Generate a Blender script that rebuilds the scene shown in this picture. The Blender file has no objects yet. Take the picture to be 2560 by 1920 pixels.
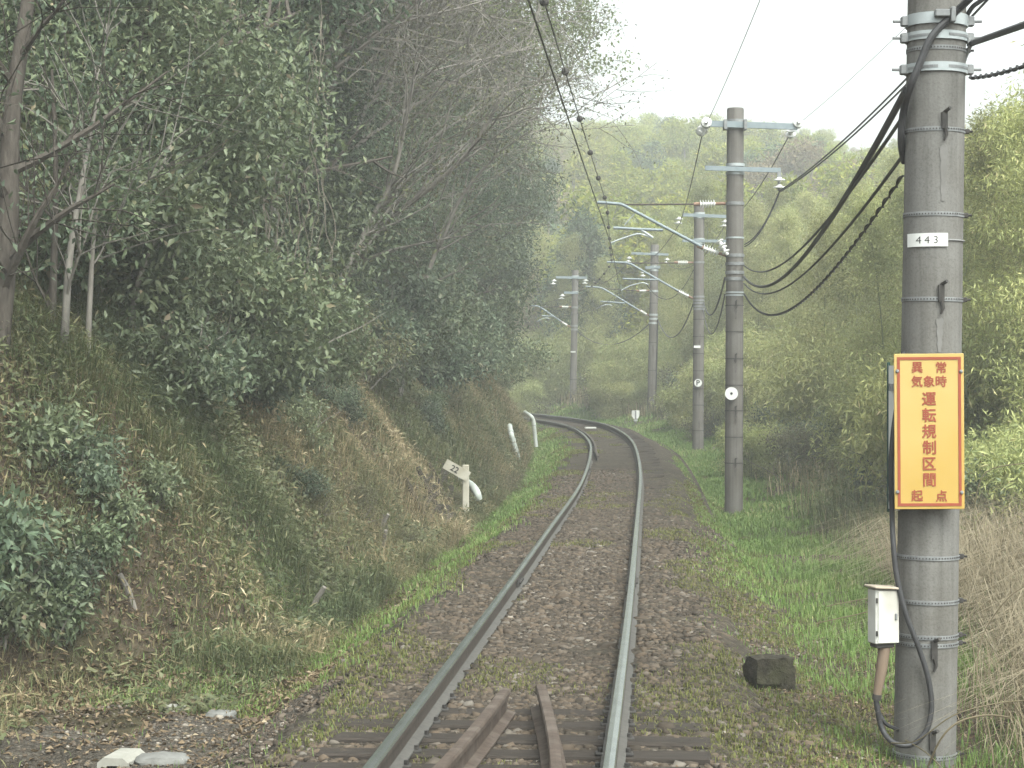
import bpy, math, random
import numpy as np
from mathutils import Vector, Matrix
C = bpy.context.scene
COL = C.collection
R = math.radians

# ---------------------------------------------------------------- camera, sky, sun, exposure
CAMZ, F, YH = 1.82, 5000.0, 940.0          # eye height above the rail, focal length and horizon row of a 2560 px wide frame
cam_d = bpy.data.cameras.new('camera'); cam = bpy.data.objects.new('camera', cam_d); COL.objects.link(cam)
cam.location = (0, 0, CAMZ); cam.rotation_euler = (R(90), 0, 0)
cam_d.sensor_width = 36; cam_d.lens = 36 * F / 2560; cam_d.shift_y = -(960 - YH) / 2560
cam_d.clip_start = 0.1; cam_d.clip_end = 3000
C.camera = cam
SUN_EL, SUN_ROT = R(52), R(150)
w = bpy.data.worlds.new('World'); C.world = w; w.use_nodes = True
wt = w.node_tree; wt.nodes.clear()
sk = wt.nodes.new('ShaderNodeTexSky'); sk.sky_type = 'NISHITA'; sk.sun_disc = False
sk.sun_elevation = SUN_EL; sk.sun_rotation = SUN_ROT; sk.air_density = 1.0; sk.dust_density = 6.0; sk.ozone_density = 1.0
hs = wt.nodes.new('ShaderNodeHueSaturation'); hs.inputs['Saturation'].default_value = 0.22
bg = wt.nodes.new('ShaderNodeBackground'); bg.inputs['Strength'].default_value = 0.15
wo = wt.nodes.new('ShaderNodeOutputWorld')
tn = wt.nodes.new('ShaderNodeMix'); tn.data_type = 'RGBA'; tn.blend_type = 'MULTIPLY'; tn.inputs[0].default_value = 1; tn.inputs[7].default_value = (.94, 1.0, .96, 1)      # thin overcast
wt.links.new(sk.outputs[0], hs.inputs['Color']); wt.links.new(hs.outputs[0], tn.inputs[6]); wt.links.new(tn.outputs[2], bg.inputs['Color']); wt.links.new(bg.outputs[0], wo.inputs['Surface'])
sun_d = bpy.data.lights.new('sun', 'SUN'); sun_d.energy = 0.6; sun_d.angle = R(25); sun_d.color = (1, .97, .92)
sun = bpy.data.objects.new('sun', sun_d); COL.objects.link(sun)
# Nishita rotation: the sun stands at azimuth rot measured from +Y towards +X
sdir = Vector((math.sin(SUN_ROT) * math.cos(SUN_EL), math.cos(SUN_ROT) * math.cos(SUN_EL), math.sin(SUN_EL)))
sun.rotation_euler = sdir.to_track_quat('Z', 'Y').to_euler()
C.view_settings.view_transform = 'Standard'; C.view_settings.look = 'None'
C.view_settings.gamma = 1.0; C.view_settings.exposure = 1.62
C.cycles.use_denoising = True; C.render.filter_size = 1.9
C.cycles.max_bounces = 6; C.cycles.diffuse_bounces = 4; C.cycles.glossy_bounces = 2; C.cycles.transmission_bounces = 3
C.cycles.volume_bounces = 2; C.cycles.transparent_max_bounces = 4
C.cycles.caustics_reflective = False; C.cycles.caustics_refractive = False

# ---------------------------------------------------------------- helpers
rng = np.random.default_rng(7)
random.seed(7)
K = 2560 / 2212.0
def P(u, v, D):
    """a point D metres ahead of the eye, seen at (u, v) of a 2212 px wide print of the photograph"""
    return Vector(((u * K - 1280) / F * D, D, CAMZ + (YH - v * K) / F * D))
def tag(o, label, cat, group=None, kind=None):
    o['label'] = label; o['category'] = cat
    if group: o['group'] = group
    if kind: o['kind'] = kind
    return o
def empty(name, loc):
    o = bpy.data.objects.new(name, None); COL.objects.link(o); o.location = loc; o.empty_display_size = .2
    return o
def link(name, me, parent=None, loc=None):
    o = bpy.data.objects.new(name, me); COL.objects.link(o)
    if parent is not None:
        o.parent = parent; off_w = Vector((0, 0, 0)); q = parent
        while q is not None: off_w += Vector(q.location); q = q.parent
        o.location = -off_w if loc is None else loc        # geometry is in world coordinates
    elif loc is not None: o.location = loc
    return o
class MB:
    def __init__(s): s.v = []; s.f = []; s.m = []; s.n = 0
    def add(s, V, Fc, mi=0):
        V = [tuple(p) for p in V]; s.v += V; s.f += [tuple(i + s.n for i in f) for f in Fc]; s.m += [mi] * len(Fc); s.n += len(V)
    def tube(s, pts, rad, sides=8, cap=True, mi=0):
        pts = [Vector(p) for p in pts]; n = len(pts)
        if not hasattr(rad, '__len__'): rad = [rad] * n
        V = []; t0 = (pts[1] - pts[0]).normalized()
        a = t0.orthogonal().normalized()
        for i in range(n):
            t = (pts[min(i + 1, n - 1)] - pts[max(i - 1, 0)])
            if t.length < 1e-9: t = t0
            t = t.normalized(); a = (a - t * a.dot(t))
            if a.length < 1e-6: a = t.orthogonal()
            a = a.normalized(); b = t.cross(a)
            for k in range(sides):
                an = 2 * math.pi * k / sides
                V.append(pts[i] + (a * math.cos(an) + b * math.sin(an)) * rad[i])
        Fc = []
        for i in range(n - 1):
            for k in range(sides):
                k2 = (k + 1) % sides
                Fc.append((i * sides + k, i * sides + k2, (i + 1) * sides + k2, (i + 1) * sides + k))
        if cap and sides > 2:
            Fc.append(tuple(range(sides - 1, -1, -1))); Fc.append(tuple((n - 1) * sides + k for k in range(sides)))
        s.add(V, Fc, mi)
    def box(s, c, size, M=None, bev=0.0, mi=0):
        c = Vector(c); x, y, z = [q / 2 for q in size]
        if bev <= 0:
            V = [Vector((sx * x, sy * y, sz * z)) for sz in (-1, 1) for sy in (-1, 1) for sx in (-1, 1)]
            Fc = [(0, 2, 3, 1), (4, 5, 7, 6), (0, 1, 5, 4), (2, 6, 7, 3), (0, 4, 6, 2), (1, 3, 7, 5)]
        else:
            V = []
            b = bev
            for zz, ins in ((-z, b), (-z + b, 0), (z - b, 0), (z, b)):
                X, Y = x - ins, y - ins
                V += [Vector(q + (zz,)) for q in ((-X + b, -Y), (X - b, -Y), (X, -Y + b), (X, Y - b), (X - b, Y), (-X + b, Y), (-X, Y - b), (-X, -Y + b))]
            Fc = [tuple(range(7, -1, -1)), tuple(range(24, 32))]
            for l in range(3):
                for k in range(8):
                    k2 = (k + 1) % 8
                    Fc.append((l * 8 + k, l * 8 + k2, l * 8 + 8 + k2, l * 8 + 8 + k))
        if M is not None: V = [M @ p for p in V]
        s.add([c + p for p in V], Fc, mi)
    def beam(s, p0, p1, wd, ht, up=Vector((0, 0, 1)), mi=0):
        p0 = Vector(p0); p1 = Vector(p1); t = (p1 - p0); L = t.length; t.normalize()
        sd = t.cross(up).normalized(); u2 = sd.cross(t)
        M = Matrix((t, sd, u2)).transposed()
        s.box((p0 + p1) / 2, (L, wd, ht), M, mi=mi)
    def lathe(s, p0, p1, prof, sides=12, mi=0):
        """prof: (fraction along p0-p1, radius)"""
        p0 = Vector(p0); p1 = Vector(p1); d = p1 - p0
        s.tube_fixed([p0 + d * t for t, r in prof], [r for t, r in prof], d.normalized(), sides, mi)
    def tube_fixed(s, pts, rad, t, sides, mi=0):
        a = t.orthogonal().normalized(); b = t.cross(a); n = len(pts); V = []; Fc = []
        for p, r in zip(pts, rad):
            for k in range(sides):
                an = 2 * math.pi * k / sides; V.append(p + (a * math.cos(an) + b * math.sin(an)) * max(r, 1e-4))
        for i in range(n - 1):
            for k in range(sides):
                k2 = (k + 1) % sides; Fc.append((i * sides + k, i * sides + k2, (i + 1) * sides + k2, (i + 1) * sides + k))
        Fc.append(tuple(range(sides - 1, -1, -1))); Fc.append(tuple((n - 1) * sides + k for k in range(sides)))
        s.add(V, Fc, mi)
    def mesh(s, name, mats, smooth=True):
        me = bpy.data.meshes.new(name); me.from_pydata(s.v, [], s.f)
        for m in (mats if isinstance(mats, (list, tuple)) else [mats]): me.materials.append(m)
        if len(set(s.m)) > 1: me.polygons.foreach_set('material_index', s.m)
        me.update()
        if smooth:
            me.polygons.foreach_set('use_smooth', [True] * len(me.polygons))
            try: me.set_sharp_from_angle(angle=R(38))
            except Exception: pass
        return me
    def build(s, name, mats, parent=None, smooth=True):
        return link(name, s.mesh(name, mats, smooth), parent)
def np_mesh(name, V, Fc, mat, rnd=None, smooth=False):
    """V (n,3); Fc (m,k) equal-sided faces; rnd (m) a per-face random attribute"""
    me = bpy.data.meshes.new(name); m, k = Fc.shape
    me.vertices.add(len(V)); me.vertices.foreach_set('co', np.ascontiguousarray(V, dtype=np.float32).ravel())
    me.loops.add(m * k); me.loops.foreach_set('vertex_index', np.ascontiguousarray(Fc, dtype=np.int32).ravel())
    me.polygons.add(m); me.polygons.foreach_set('loop_start', np.arange(0, m * k, k, dtype=np.int32))
    try: me.polygons.foreach_set('loop_total', np.full(m, k, dtype=np.int32))
    except Exception: pass
    me.update(calc_edges=True)
    if rnd is not None:
        at = me.attributes.new('rnd', 'FLOAT', 'FACE'); at.data.foreach_set('value', np.ascontiguousarray(rnd, dtype=np.float32))
    if smooth: me.polygons.foreach_set('use_smooth', np.ones(m, dtype=bool))
    me.materials.append(mat); me.validate()
    return me
def nrm(a): return a / np.maximum(np.linalg.norm(a, axis=1, keepdims=True), 1e-9)
def leaves(Pn, dirs, nor, L, W, fold=.12):
    """pointed leaves folded along the midrib"""
    n = len(Pn); d = nrm(dirs); s_ = nrm(np.cross(d, nor)); nn = np.cross(s_, d)
    L = np.broadcast_to(L, (n,))[:, None]; W = np.broadcast_to(W, (n,))[:, None]
    a = Pn; tip = Pn + d * L - nn * L * .12
    l = Pn + d * L * .42 + s_ * W * .5 + nn * W * fold; r = Pn + d * L * .42 - s_ * W * .5 + nn * W * fold
    V = np.stack([a, l, tip, r], 1).reshape(-1, 3)
    i = np.arange(n)[:, None] * 4
    Fc = np.concatenate([i + np.array([[0, 2, 1]]), i + np.array([[0, 3, 2]])], 1).reshape(-1, 3)
    return V, Fc
def blades(Pn, lean, L, W):
    """bent grass blades"""
    n = len(Pn); up = np.zeros((n, 3)); up[:, 2] = 1
    ln = nrm(lean * np.array([1, 1, 0.])); sd = np.stack([-ln[:, 1], ln[:, 0], 0 * ln[:, 0]], 1)
    k = np.linalg.norm(lean, axis=1, keepdims=True); L = L[:, None]; W = W[:, None]
    m = Pn + (up * .55 + ln * k * .25) * L; t = Pn + (up * (.9 - .35 * k) + ln * k * .9) * L
    V = np.stack([Pn - sd * W / 2, Pn + sd * W / 2, m + sd * W * .42, m - sd * W * .42, t], 1).reshape(-1, 3)
    i = np.arange(n)[:, None] * 5
    Fc = np.concatenate([i + np.array([[0, 1, 2]]), i + np.array([[0, 2, 3]]), i + np.array([[3, 2, 4]])], 1).reshape(-1, 3)
    return V, Fc
def _h(ix, iy, sd):
    h = (ix * 374761393 + iy * 668265263 + sd * 974634777) & 0x7fffffff
    h = ((h ^ (h >> 13)) * 1274126177) & 0x7fffffff
    return ((h ^ (h >> 16)) & 0xffff) / 65535.0
def vn(x, y, sd=0):
    x = np.asarray(x, float); y = np.asarray(y, float)
    ix = np.floor(x).astype(np.int64); iy = np.floor(y).astype(np.int64); fx = x - ix; fy = y - iy
    fx = fx * fx * (3 - 2 * fx); fy = fy * fy * (3 - 2 * fy)
    return (_h(ix, iy, sd) * (1 - fx) + _h(ix + 1, iy, sd) * fx) * (1 - fy) + (_h(ix, iy + 1, sd) * (1 - fx) + _h(ix + 1, iy + 1, sd) * fx) * fy
def fbm(x, y, sd=0, o=4):
    a = 0; amp = .5
    for i in range(o): a = a + amp * vn(x * 2 ** i, y * 2 ** i, sd + i); amp *= .5
    return a / (1 - .5 ** o)
def sstep(a, b, x):
    t = np.clip((x - a) / (b - a), 0, 1); return t * t * (3 - 2 * t)

# ---------------------------------------------------------------- materials
def newmat(name):
    m = bpy.data.materials.new(name); m.use_nodes = True; nt = m.node_tree; nt.nodes.clear()
    o = nt.nodes.new('ShaderNodeOutputMaterial'); b = nt.nodes.new('ShaderNodeBsdfPrincipled')
    nt.links.new(b.outputs[0], o.inputs[0]); return m, nt, b, o
def ramp(nt, stops, src=None):
    r = nt.nodes.new('ShaderNodeValToRGB'); e = r.color_ramp.elements
    while len(e) < len(stops): e.new(.5)
    for q, (p, c) in zip(e, stops): q.position = p; q.color = (*c, 1)
    if src is not None: nt.links.new(src, r.inputs[0])
    return r
def noise(nt, scale, detail=4, vec=None, rough=.55):
    n = nt.nodes.new('ShaderNodeTexNoise'); n.inputs['Scale'].default_value = scale; n.inputs['Detail'].default_value = detail; n.inputs['Roughness'].default_value = rough
    if vec is not None: nt.links.new(vec, n.inputs['Vector'])
    return n
def mix(nt, a, b, fac, mode='MIX'):
    m = nt.nodes.new('ShaderNodeMix'); m.data_type = 'RGBA'; m.blend_type = mode
    for s, v in ((0, fac), (6, a), (7, b)):
        if isinstance(v, (float, int)): m.inputs[s].default_value = v
        elif isinstance(v, tuple): m.inputs[s].default_value = (*v, 1)
        else: nt.links.new(v, m.inputs[s])
    return m.outputs[2]
def bump(nt, b, h, st=.4, dist=.02):
    bp = nt.nodes.new('ShaderNodeBump'); bp.inputs['Strength'].default_value = st; bp.inputs['Distance'].default_value = dist
    nt.links.new(h, bp.inputs['Height']); nt.links.new(bp.outputs[0], b.inputs['Normal'])
def leafmat(name, stops, rough=.45, spec=.4, trans=.3, obj_var=.35):
    m, nt, b, o = newmat(name)
    at = nt.nodes.new('ShaderNodeAttribute'); at.attribute_name = 'rnd'
    r = ramp(nt, stops, at.outputs['Fac'])
    oi = nt.nodes.new('ShaderNodeObjectInfo')
    h = nt.nodes.new('ShaderNodeHueSaturation')
    mr = nt.nodes.new('ShaderNodeMapRange'); mr.inputs[3].default_value = 1 - obj_var; mr.inputs[4].default_value = 1 + obj_var
    nt.links.new(oi.outputs['Random'], mr.inputs[0]); nt.links.new(mr.outputs[0], h.inputs['Value'])
    m2 = nt.nodes.new('ShaderNodeMath'); m2.operation = 'MULTIPLY'; m2.inputs[1].default_value = 7.31
    m3 = nt.nodes.new('ShaderNodeMath'); m3.operation = 'FRACT'; m4 = nt.nodes.new('ShaderNodeMapRange')
    m4.inputs[3].default_value = .485; m4.inputs[4].default_value = .512
    nt.links.new(oi.outputs['Random'], m2.inputs[0]); nt.links.new(m2.outputs[0], m3.inputs[0]); nt.links.new(m3.outputs[0], m4.inputs[0]); nt.links.new(m4.outputs[0], h.inputs['Hue'])
    nt.links.new(r.outputs[0], h.inputs['Color']); nt.links.new(h.outputs[0], b.inputs['Base Color'])
    b.inputs['Roughness'].default_value = rough; b.inputs['Specular IOR Level'].default_value = spec
    if trans > 0:
        t = nt.nodes.new('ShaderNodeBsdfTranslucent'); nt.links.new(h.outputs[0], t.inputs[0])
        ms = nt.nodes.new('ShaderNodeMixShader'); ms.inputs[0].default_value = trans
        nt.links.new(b.outputs[0], ms.inputs[1]); nt.links.new(t.outputs[0], ms.inputs[2]); nt.links.new(ms.outputs[0], o.inputs[0])
    return m
def surf(name, c1, c2, scale=8, rough=.8, spec=.3, metal=0., bmp=.2, bd=.01, stretch=(1, 1, 1), c3=None, coord='Object'):
    m, nt, b, o = newmat(name)
    tc = nt.nodes.new('ShaderNodeTexCoord'); mp = nt.nodes.new('ShaderNodeMapping'); mp.inputs['Scale'].default_value = stretch
    nt.links.new(tc.outputs[coord], mp.inputs[0])
    n = noise(nt, scale, 6, mp.outputs[0], .65)
    r = ramp(nt, [(.3, c1), (.7, c2)], n.outputs['Fac']); out = r.outputs[0]
    if c3:
        n2 = noise(nt, scale * .23, 4, mp.outputs[0]); rr = ramp(nt, [(.5, (0, 0, 0)), (.68, (1, 1, 1))], n2.outputs['Fac'])
        out = mix(nt, out, c3, rr.outputs[0])
    nt.links.new(out, b.inputs['Base Color'])
    b.inputs['Roughness'].default_value = rough; b.inputs['Specular IOR Level'].default_value = spec; b.inputs['Metallic'].default_value = metal
    if bmp > 0: bump(nt, b, n.outputs['Fac'], bmp, bd)
    return m
M = {}
M['rail_side'] = surf('rust_steel', (0.04, 0.0336, 0.0288), (0.08, 0.064, 0.052), 14, .75, .3, 0, .25, .004)
M['rail_foot'] = surf('rail_foot_dust', (0.0715, 0.0688, 0.0633), (0.11, 0.105, 0.0963), 20, .85, .2, 0, .2, .004)
M['rail_top'] = surf('worn_steel', (.2, .22, .21), (.3, .325, .31), 6, .24, .5, .75, .03, .002)
M['rust_rail'] = surf('brown_rust', (0.0474, 0.0354, 0.0282), (0.0951, 0.0727, 0.0591), 18, .85, .2, 0, .35, .004, c3=(0.11, 0.0905, 0.0761))
M['sleeper'] = surf('old_timber', (0.0225, 0.019, 0.016), (0.06, 0.05, 0.0425), 7, .9, .15, 0, .5, .012, (1, 8, 8), c3=(0.035, 0.03, 0.025))
M['concrete'] = surf('pole_concrete', (0.111, 0.108, 0.102), (0.159, 0.155, 0.148), 5, .88, .2, 0, .18, .004, (4, 4, .22), c3=(0.185, 0.181, 0.172))
M['concrete_far'] = surf('pole_concrete_brown', (0.092, 0.0824, 0.0752), (0.14, 0.128, 0.118), 5, .88, .2, 0, .18, .004, (4, 4, .22), c3=(0.16, 0.148, 0.136))
def concretemat(name, dark, mid, light):
    m, nt, b, o = newmat(name); tc = nt.nodes.new('ShaderNodeTexCoord')
    mp = nt.nodes.new('ShaderNodeMapping'); mp.inputs['Scale'].default_value = (16, 16, .45); nt.links.new(tc.outputs['Object'], mp.inputs[0])
    st = noise(nt, 1, 6, mp.outputs[0], .6); r1 = ramp(nt, [(.25, dark), (.5, mid), (.78, light)], st.outputs['Fac'])
    bl = noise(nt, 2.2, 5, tc.outputs['Object']); r2 = ramp(nt, [(.33, (.82, .8, .77)), (.62, (1.08, 1.08, 1.08))], bl.outputs['Fac'])
    sp = noise(nt, 70, 3, tc.outputs['Object'], .7); r3 = ramp(nt, [(.34, (.82, .81, .79)), (.5, (1, 1, 1)), (.66, (1.06, 1.06, 1.05))], sp.outputs['Fac'])
    nt.links.new(mix(nt, mix(nt, r1.outputs[0], r2.outputs[0], 1.0, 'MULTIPLY'), r3.outputs[0], 1.0, 'MULTIPLY'), b.inputs['Base Color'])
    b.inputs['Roughness'].default_value = .9; b.inputs['Specular IOR Level'].default_value = .2; bump(nt, b, sp.outputs['Fac'], .35, .006); return m
M['concrete'] = concretemat('pole_concrete', (.108, .105, .098), (.153, .15, .142), (.196, .193, .184))
M['concrete_far'] = concretemat('pole_concrete_brown', (.088, .082, .075), (.132, .125, .116), (.17, .162, .152))
M['stain'] = surf('dark_stain', (.06, .055, .05), (.13, .12, .11), 9, .9, .1, 0, 0)
M['pale_streak'] = surf('pale_streak', (0.148, 0.144, 0.136), (0.195, 0.191, 0.183), 9, .9, .1, 0, 0)
M['galv'] = surf('galvanised_steel', (0.306, 0.34, 0.348), (0.425, 0.459, 0.468), 9, .5, .5, .25, .05, .002)
M['galv_dull'] = surf('dull_steel', (.15, .155, .16), (.27, .28, .28), 12, .6, .4, .3, .05, .002)
M['bluesteel'] = surf('painted_steel', (0.165, 0.205, 0.224), (0.224, 0.264, 0.284), 9, .55, .4, .15, .03, .002)
M['iron'] = surf('black_iron', (.025, .024, .023), (.06, .055, .05), 14, .7, .3, 0, .2, .003)
M['cable'] = surf('black_cable', (0.0225, 0.0225, 0.024), (0.045, 0.045, 0.048), 10, .55, .4, 0, 0)
M['wire'] = surf('weathered_copper', (.05, .05, .045), (.09, .09, .08), 10, .6, .4, .3, 0)
M['wire_pale'] = surf('bare_aluminium', (.25, .25, .25), (.33, .33, .33), 10, .5, .4, .3, 0)
M['porcelain'] = surf('white_porcelain', (0.648, 0.657, 0.63), (0.72, 0.72, 0.702), 10, .25, .5, 0, 0)
M['insul_brown'] = surf('rusty_cap', (.2, .12, .08), (.3, .2, .15), 15, .8, .2, 0, .1)
M['white'] = surf('white_paint', (0.594, 0.603, 0.585), (0.702, 0.711, 0.693), 6, .55, .4, 0, .03, .002, c3=(0.54, 0.54, 0.504))
M['box_paint'] = surf('aged_white_paint', (0.493, 0.493, 0.459), (0.595, 0.595, 0.561), 5, .55, .4, 0, .05, .002, c3=(.25, .22, .17))
M['tan_lid'] = surf('rusty_lid', (0.28, 0.21, 0.14), (0.42, 0.385, 0.329), 7, .7, .3, 0, .1)
M['pvc'] = surf('pale_pvc', (0.396, 0.432, 0.41), (0.49, 0.518, 0.504), 5, .4, .4, 0, 0, c3=(0.36, 0.382, 0.346))
M['post_paint'] = surf('cream_concrete', (0.36, 0.338, 0.274), (0.446, 0.425, 0.36), 7, .8, .2, 0, .1, .003, c3=(0.288, 0.266, 0.202))
M['yellow'] = surf('yellow_sign_face', (0.407, 0.267, 0.064), (0.427, 0.283, 0.0718), 3, .5, .4, 0, 0, (3, 1, .5), c3=(0.456, 0.325, 0.112))
M['sign_red'] = surf('brick_red_ink', (.24, .052, .024), (.28, .064, .03), 5, .55, .4, 0, 0)
M['black'] = surf('black_ink', (.015, .015, .015), (.03, .03, .03), 5, .6, .3, 0, 0)
M['green_edge'] = surf('dark_green_paint', (.015, .045, .04), (.025, .065, .055), 5, .6, .3, 0, 0)
M['conduit'] = surf('brown_conduit', (0.15, 0.105, 0.075), (0.225, 0.173, 0.128), 8, .7, .3, 0, .1, .003, (1, 1, .3))
M['mossrock'] = surf('mossy_concrete', (.02, .018, .014), (.075, .068, .052), 14, .95, .1, 0, .9, .04, c3=(.04, .04, .022))
M['pale_concrete'] = surf('pale_concrete', (0.236, 0.229, 0.198), (0.31, 0.304, 0.273), 9, .9, .2, 0, .2, .005, c3=(0.186, 0.186, 0.155))
M['greystone'] = surf('grey_stone', (0.12, 0.12, 0.112), (0.203, 0.203, 0.191), 9, .9, .2, 0, .4, .02)
M['bark_dark'] = surf('dark_bark', (.045, .038, .032), (.1, .088, .075), 9, .95, .1, 0, .7, .02, (3, 3, .6))
M['bark_pale'] = surf('pale_bark', (0.145, 0.132, 0.115), (0.238, 0.221, 0.196), 7, .9, .15, 0, .4, .01, (2, 2, .6), c3=(0.085, 0.0808, 0.0723))
M['twig'] = surf('grey_twig', (0.148, 0.136, 0.12), (0.251, 0.23, 0.207), 4, .9, .1, 0, 0)
M['vine'] = surf('pale_vine', (0.14, 0.122, 0.101), (0.21, 0.185, 0.154), 4, .9, .1, 0, 0)
M['culm'] = surf('bamboo_culm', (0.12, 0.15, 0.06), (0.22, 0.24, 0.12), 3, .5, .3, 0, 0)
M['culm_dry'] = surf('dry_culm', (.24, .2, .13), (.36, .31, .22), 3, .8, .2, 0, 0)
M['lf_dark'] = leafmat('glossy_evergreen_leaf', [(0, (0.0547, 0.0785, 0.0498)), (.5, (0.101, 0.139, 0.0865)), (.85, (0.158, 0.2, 0.123)), (1, (0.24, 0.228, 0.157))], .5, .32, .3)
M['lf_mid'] = leafmat('mid_green_leaf', [(0, (0.0705, 0.0978, 0.053)), (.5, (0.128, 0.161, 0.0866)), (.85, (0.191, 0.227, 0.124)), (1, (0.253, 0.213, 0.138))], .45, .4, .3)
M['lf_fresh'] = leafmat('fresh_spring_leaf', [(0, (.09, .13, .035)), (.6, (.15, .2, .055)), (1, (.22, .25, .09))], .5, .3, .45, .15)
M['lf_bud'] = leafmat('budding_leaf', [(0, (0.0945, 0.0913, 0.0573)), (.5, (0.145, 0.142, 0.086)), (.8, (0.161, 0.177, 0.0815)), (1, (0.222, 0.238, 0.116))], .6, .2, .35, .2)
M['lf_bamboo'] = leafmat('bamboo_leaf', [(0, (0.215, 0.251, 0.103)), (.5, (0.35, 0.376, 0.149)), (.85, (0.455, 0.455, 0.193)), (1, (0.543, 0.471, 0.262))], .5, .3, .4, .25)
M['lf_hill_a'] = leafmat('hill_leaf_olive', [(0, (0.154, 0.204, 0.0297)), (.6, (0.275, 0.301, 0.0369)), (1, (0.383, 0.356, 0.0554))], .6, .2, .35, .22)
M['lf_hill_b'] = leafmat('hill_leaf_russet', [(0, (0.166, 0.136, 0.0727)), (.6, (0.252, 0.204, 0.107)), (1, (0.298, 0.26, 0.143))], .6, .2, .35, .2)
M['lf_hill_c'] = leafmat('hill_leaf_bluegreen', [(0, (0.0605, 0.101, 0.0526)), (.6, (0.105, 0.152, 0.0813)), (1, (0.165, 0.196, 0.101))], .6, .2, .25, .2)
M['lf_dry'] = leafmat('dry_leaf', [(0, (.09, .06, .038)), (.4, (.17, .12, .075)), (.8, (.28, .21, .14)), (1, (.42, .35, .25))], .7, .2, .2, .1)
M['grass'] = leafmat('green_grass', [(0, (0.103, 0.175, 0.0393)), (.5, (0.177, 0.272, 0.0657)), (.85, (0.261, 0.325, 0.109)), (1, (0.45, 0.402, 0.211))], .5, .3, .4, 0)
M['moss'] = leafmat('yellow_weed', [(0, (0.099, 0.11, 0.033)), (.6, (0.16, 0.171, 0.0495)), (1, (0.22, 0.198, 0.088))], .6, .2, .35, 0)
M['sasa'] = leafmat('bamboo_grass', [(0, (0.0747, 0.1, 0.0427)), (.35, (0.125, 0.144, 0.061)), (.6, (0.217, 0.192, 0.102)), (.82, (0.36, 0.283, 0.167)), (1, (0.552, 0.463, 0.308))], .55, .3, .3, 0)
M['lf_weed'] = leafmat('weed_leaf', [(0, (0.0675, 0.0975, 0.033)), (.5, (0.12, 0.15, 0.0525)), (.85, (0.195, 0.195, 0.0825)), (1, (0.33, 0.255, 0.15))], .55, .3, .3, 0)
M['lf_creeper'] = leafmat('creeper_leaf', [(0, (0.055, 0.0715, 0.0308)), (.5, (0.105, 0.121, 0.055)), (.8, (0.154, 0.16, 0.0825)), (1, (0.253, 0.209, 0.132))], .5, .35, .3, 0)
M['straw'] = leafmat('dead_straw', [(0, (.17, .145, .09)), (.5, (.29, .245, .16)), (1, (.44, .39, .28))], .7, .2, .3, 0)
M['stone'] = leafmat('ballast_stone', [(0, (.03, .026, .02)), (.4, (.064, .053, .04)), (.7, (.105, .082, .057)), (.9, (.125, .113, .095)), (1, (.25, .225, .185))], .9, .15, 0, 0)
def groundmat():
    m, nt, b, o = newmat('forest_soil')
    tc = nt.nodes.new('ShaderNodeTexCoord')
    n1 = noise(nt, 6, 8, tc.outputs['Object'], .7); n2 = noise(nt, .55, 5, tc.outputs['Object'])
    r1 = ramp(nt, [(.25, (.028, .022, .016)), (.5, (.06, .046, .032)), (.75, (.12, .095, .066))], n1.outputs['Fac'])
    r2 = ramp(nt, [(.25, (.025, .032, .013)), (.7, (.06, .068, .026))], n1.outputs['Fac'])
    f = ramp(nt, [(.5, (0, 0, 0)), (.75, (.55, .55, .55))], n2.outputs['Fac'])
    nt.links.new(mix(nt, r1.outputs[0], r2.outputs[0], f.outputs[0]), b.inputs['Base Color'])
    b.inputs['Roughness'].default_value = .95; b.inputs['Specular IOR Level'].default_value = .1
    bump(nt, b, n1.outputs['Fac'], .8, .05); return m
def bedmat(name, cols, vs=22):
    m, nt, b, o = newmat(name)
    tc = nt.nodes.new('ShaderNodeTexCoord')
    v = nt.nodes.new('ShaderNodeTexVoronoi'); v.inputs['Scale'].default_value = vs; nt.links.new(tc.outputs['Object'], v.inputs['Vector'])
    sp = nt.nodes.new('ShaderNodeSeparateColor'); nt.links.new(v.outputs['Color'], sp.inputs[0])
    r = ramp(nt, cols, sp.outputs[0])
    n2 = noise(nt, 1.1, 5, tc.outputs['Object']); f = ramp(nt, [(.45, (0, 0, 0)), (.65, (1, 1, 1))], n2.outputs['Fac'])
    n3 = noise(nt, 30, 4, tc.outputs['Object']); g = ramp(nt, [(.3, (.028, .025, .02)), (.7, (.066, .056, .043))], n3.outputs['Fac'])
    nt.links.new(mix(nt, r.outputs[0], g.outputs[0], f.outputs[0]), b.inputs['Base Color'])
    b.inputs['Roughness'].default_value = .95; b.inputs['Specular IOR Level'].default_value = .1
    iv = nt.nodes.new('ShaderNodeMath'); iv.operation = 'SUBTRACT'; iv.inputs[0].default_value = 1; nt.links.new(v.outputs['Distance'], iv.inputs[1])
    bump(nt, b, iv.outputs[0], .9, .03); return m
M['ground'] = groundmat()
M['bed'] = bedmat('ballast_bed', [(0, (.03, .026, .02)), (.5, (.058, .049, .037)), (.85, (.085, .068, .05)), (1, (.14, .122, .098))])
M['path'] = bedmat('grey_gravel', [(0, (.045, .04, .033)), (.5, (.075, .066, .054)), (.9, (.105, .092, .076)), (1, (.17, .155, .13))], 45)

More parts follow.
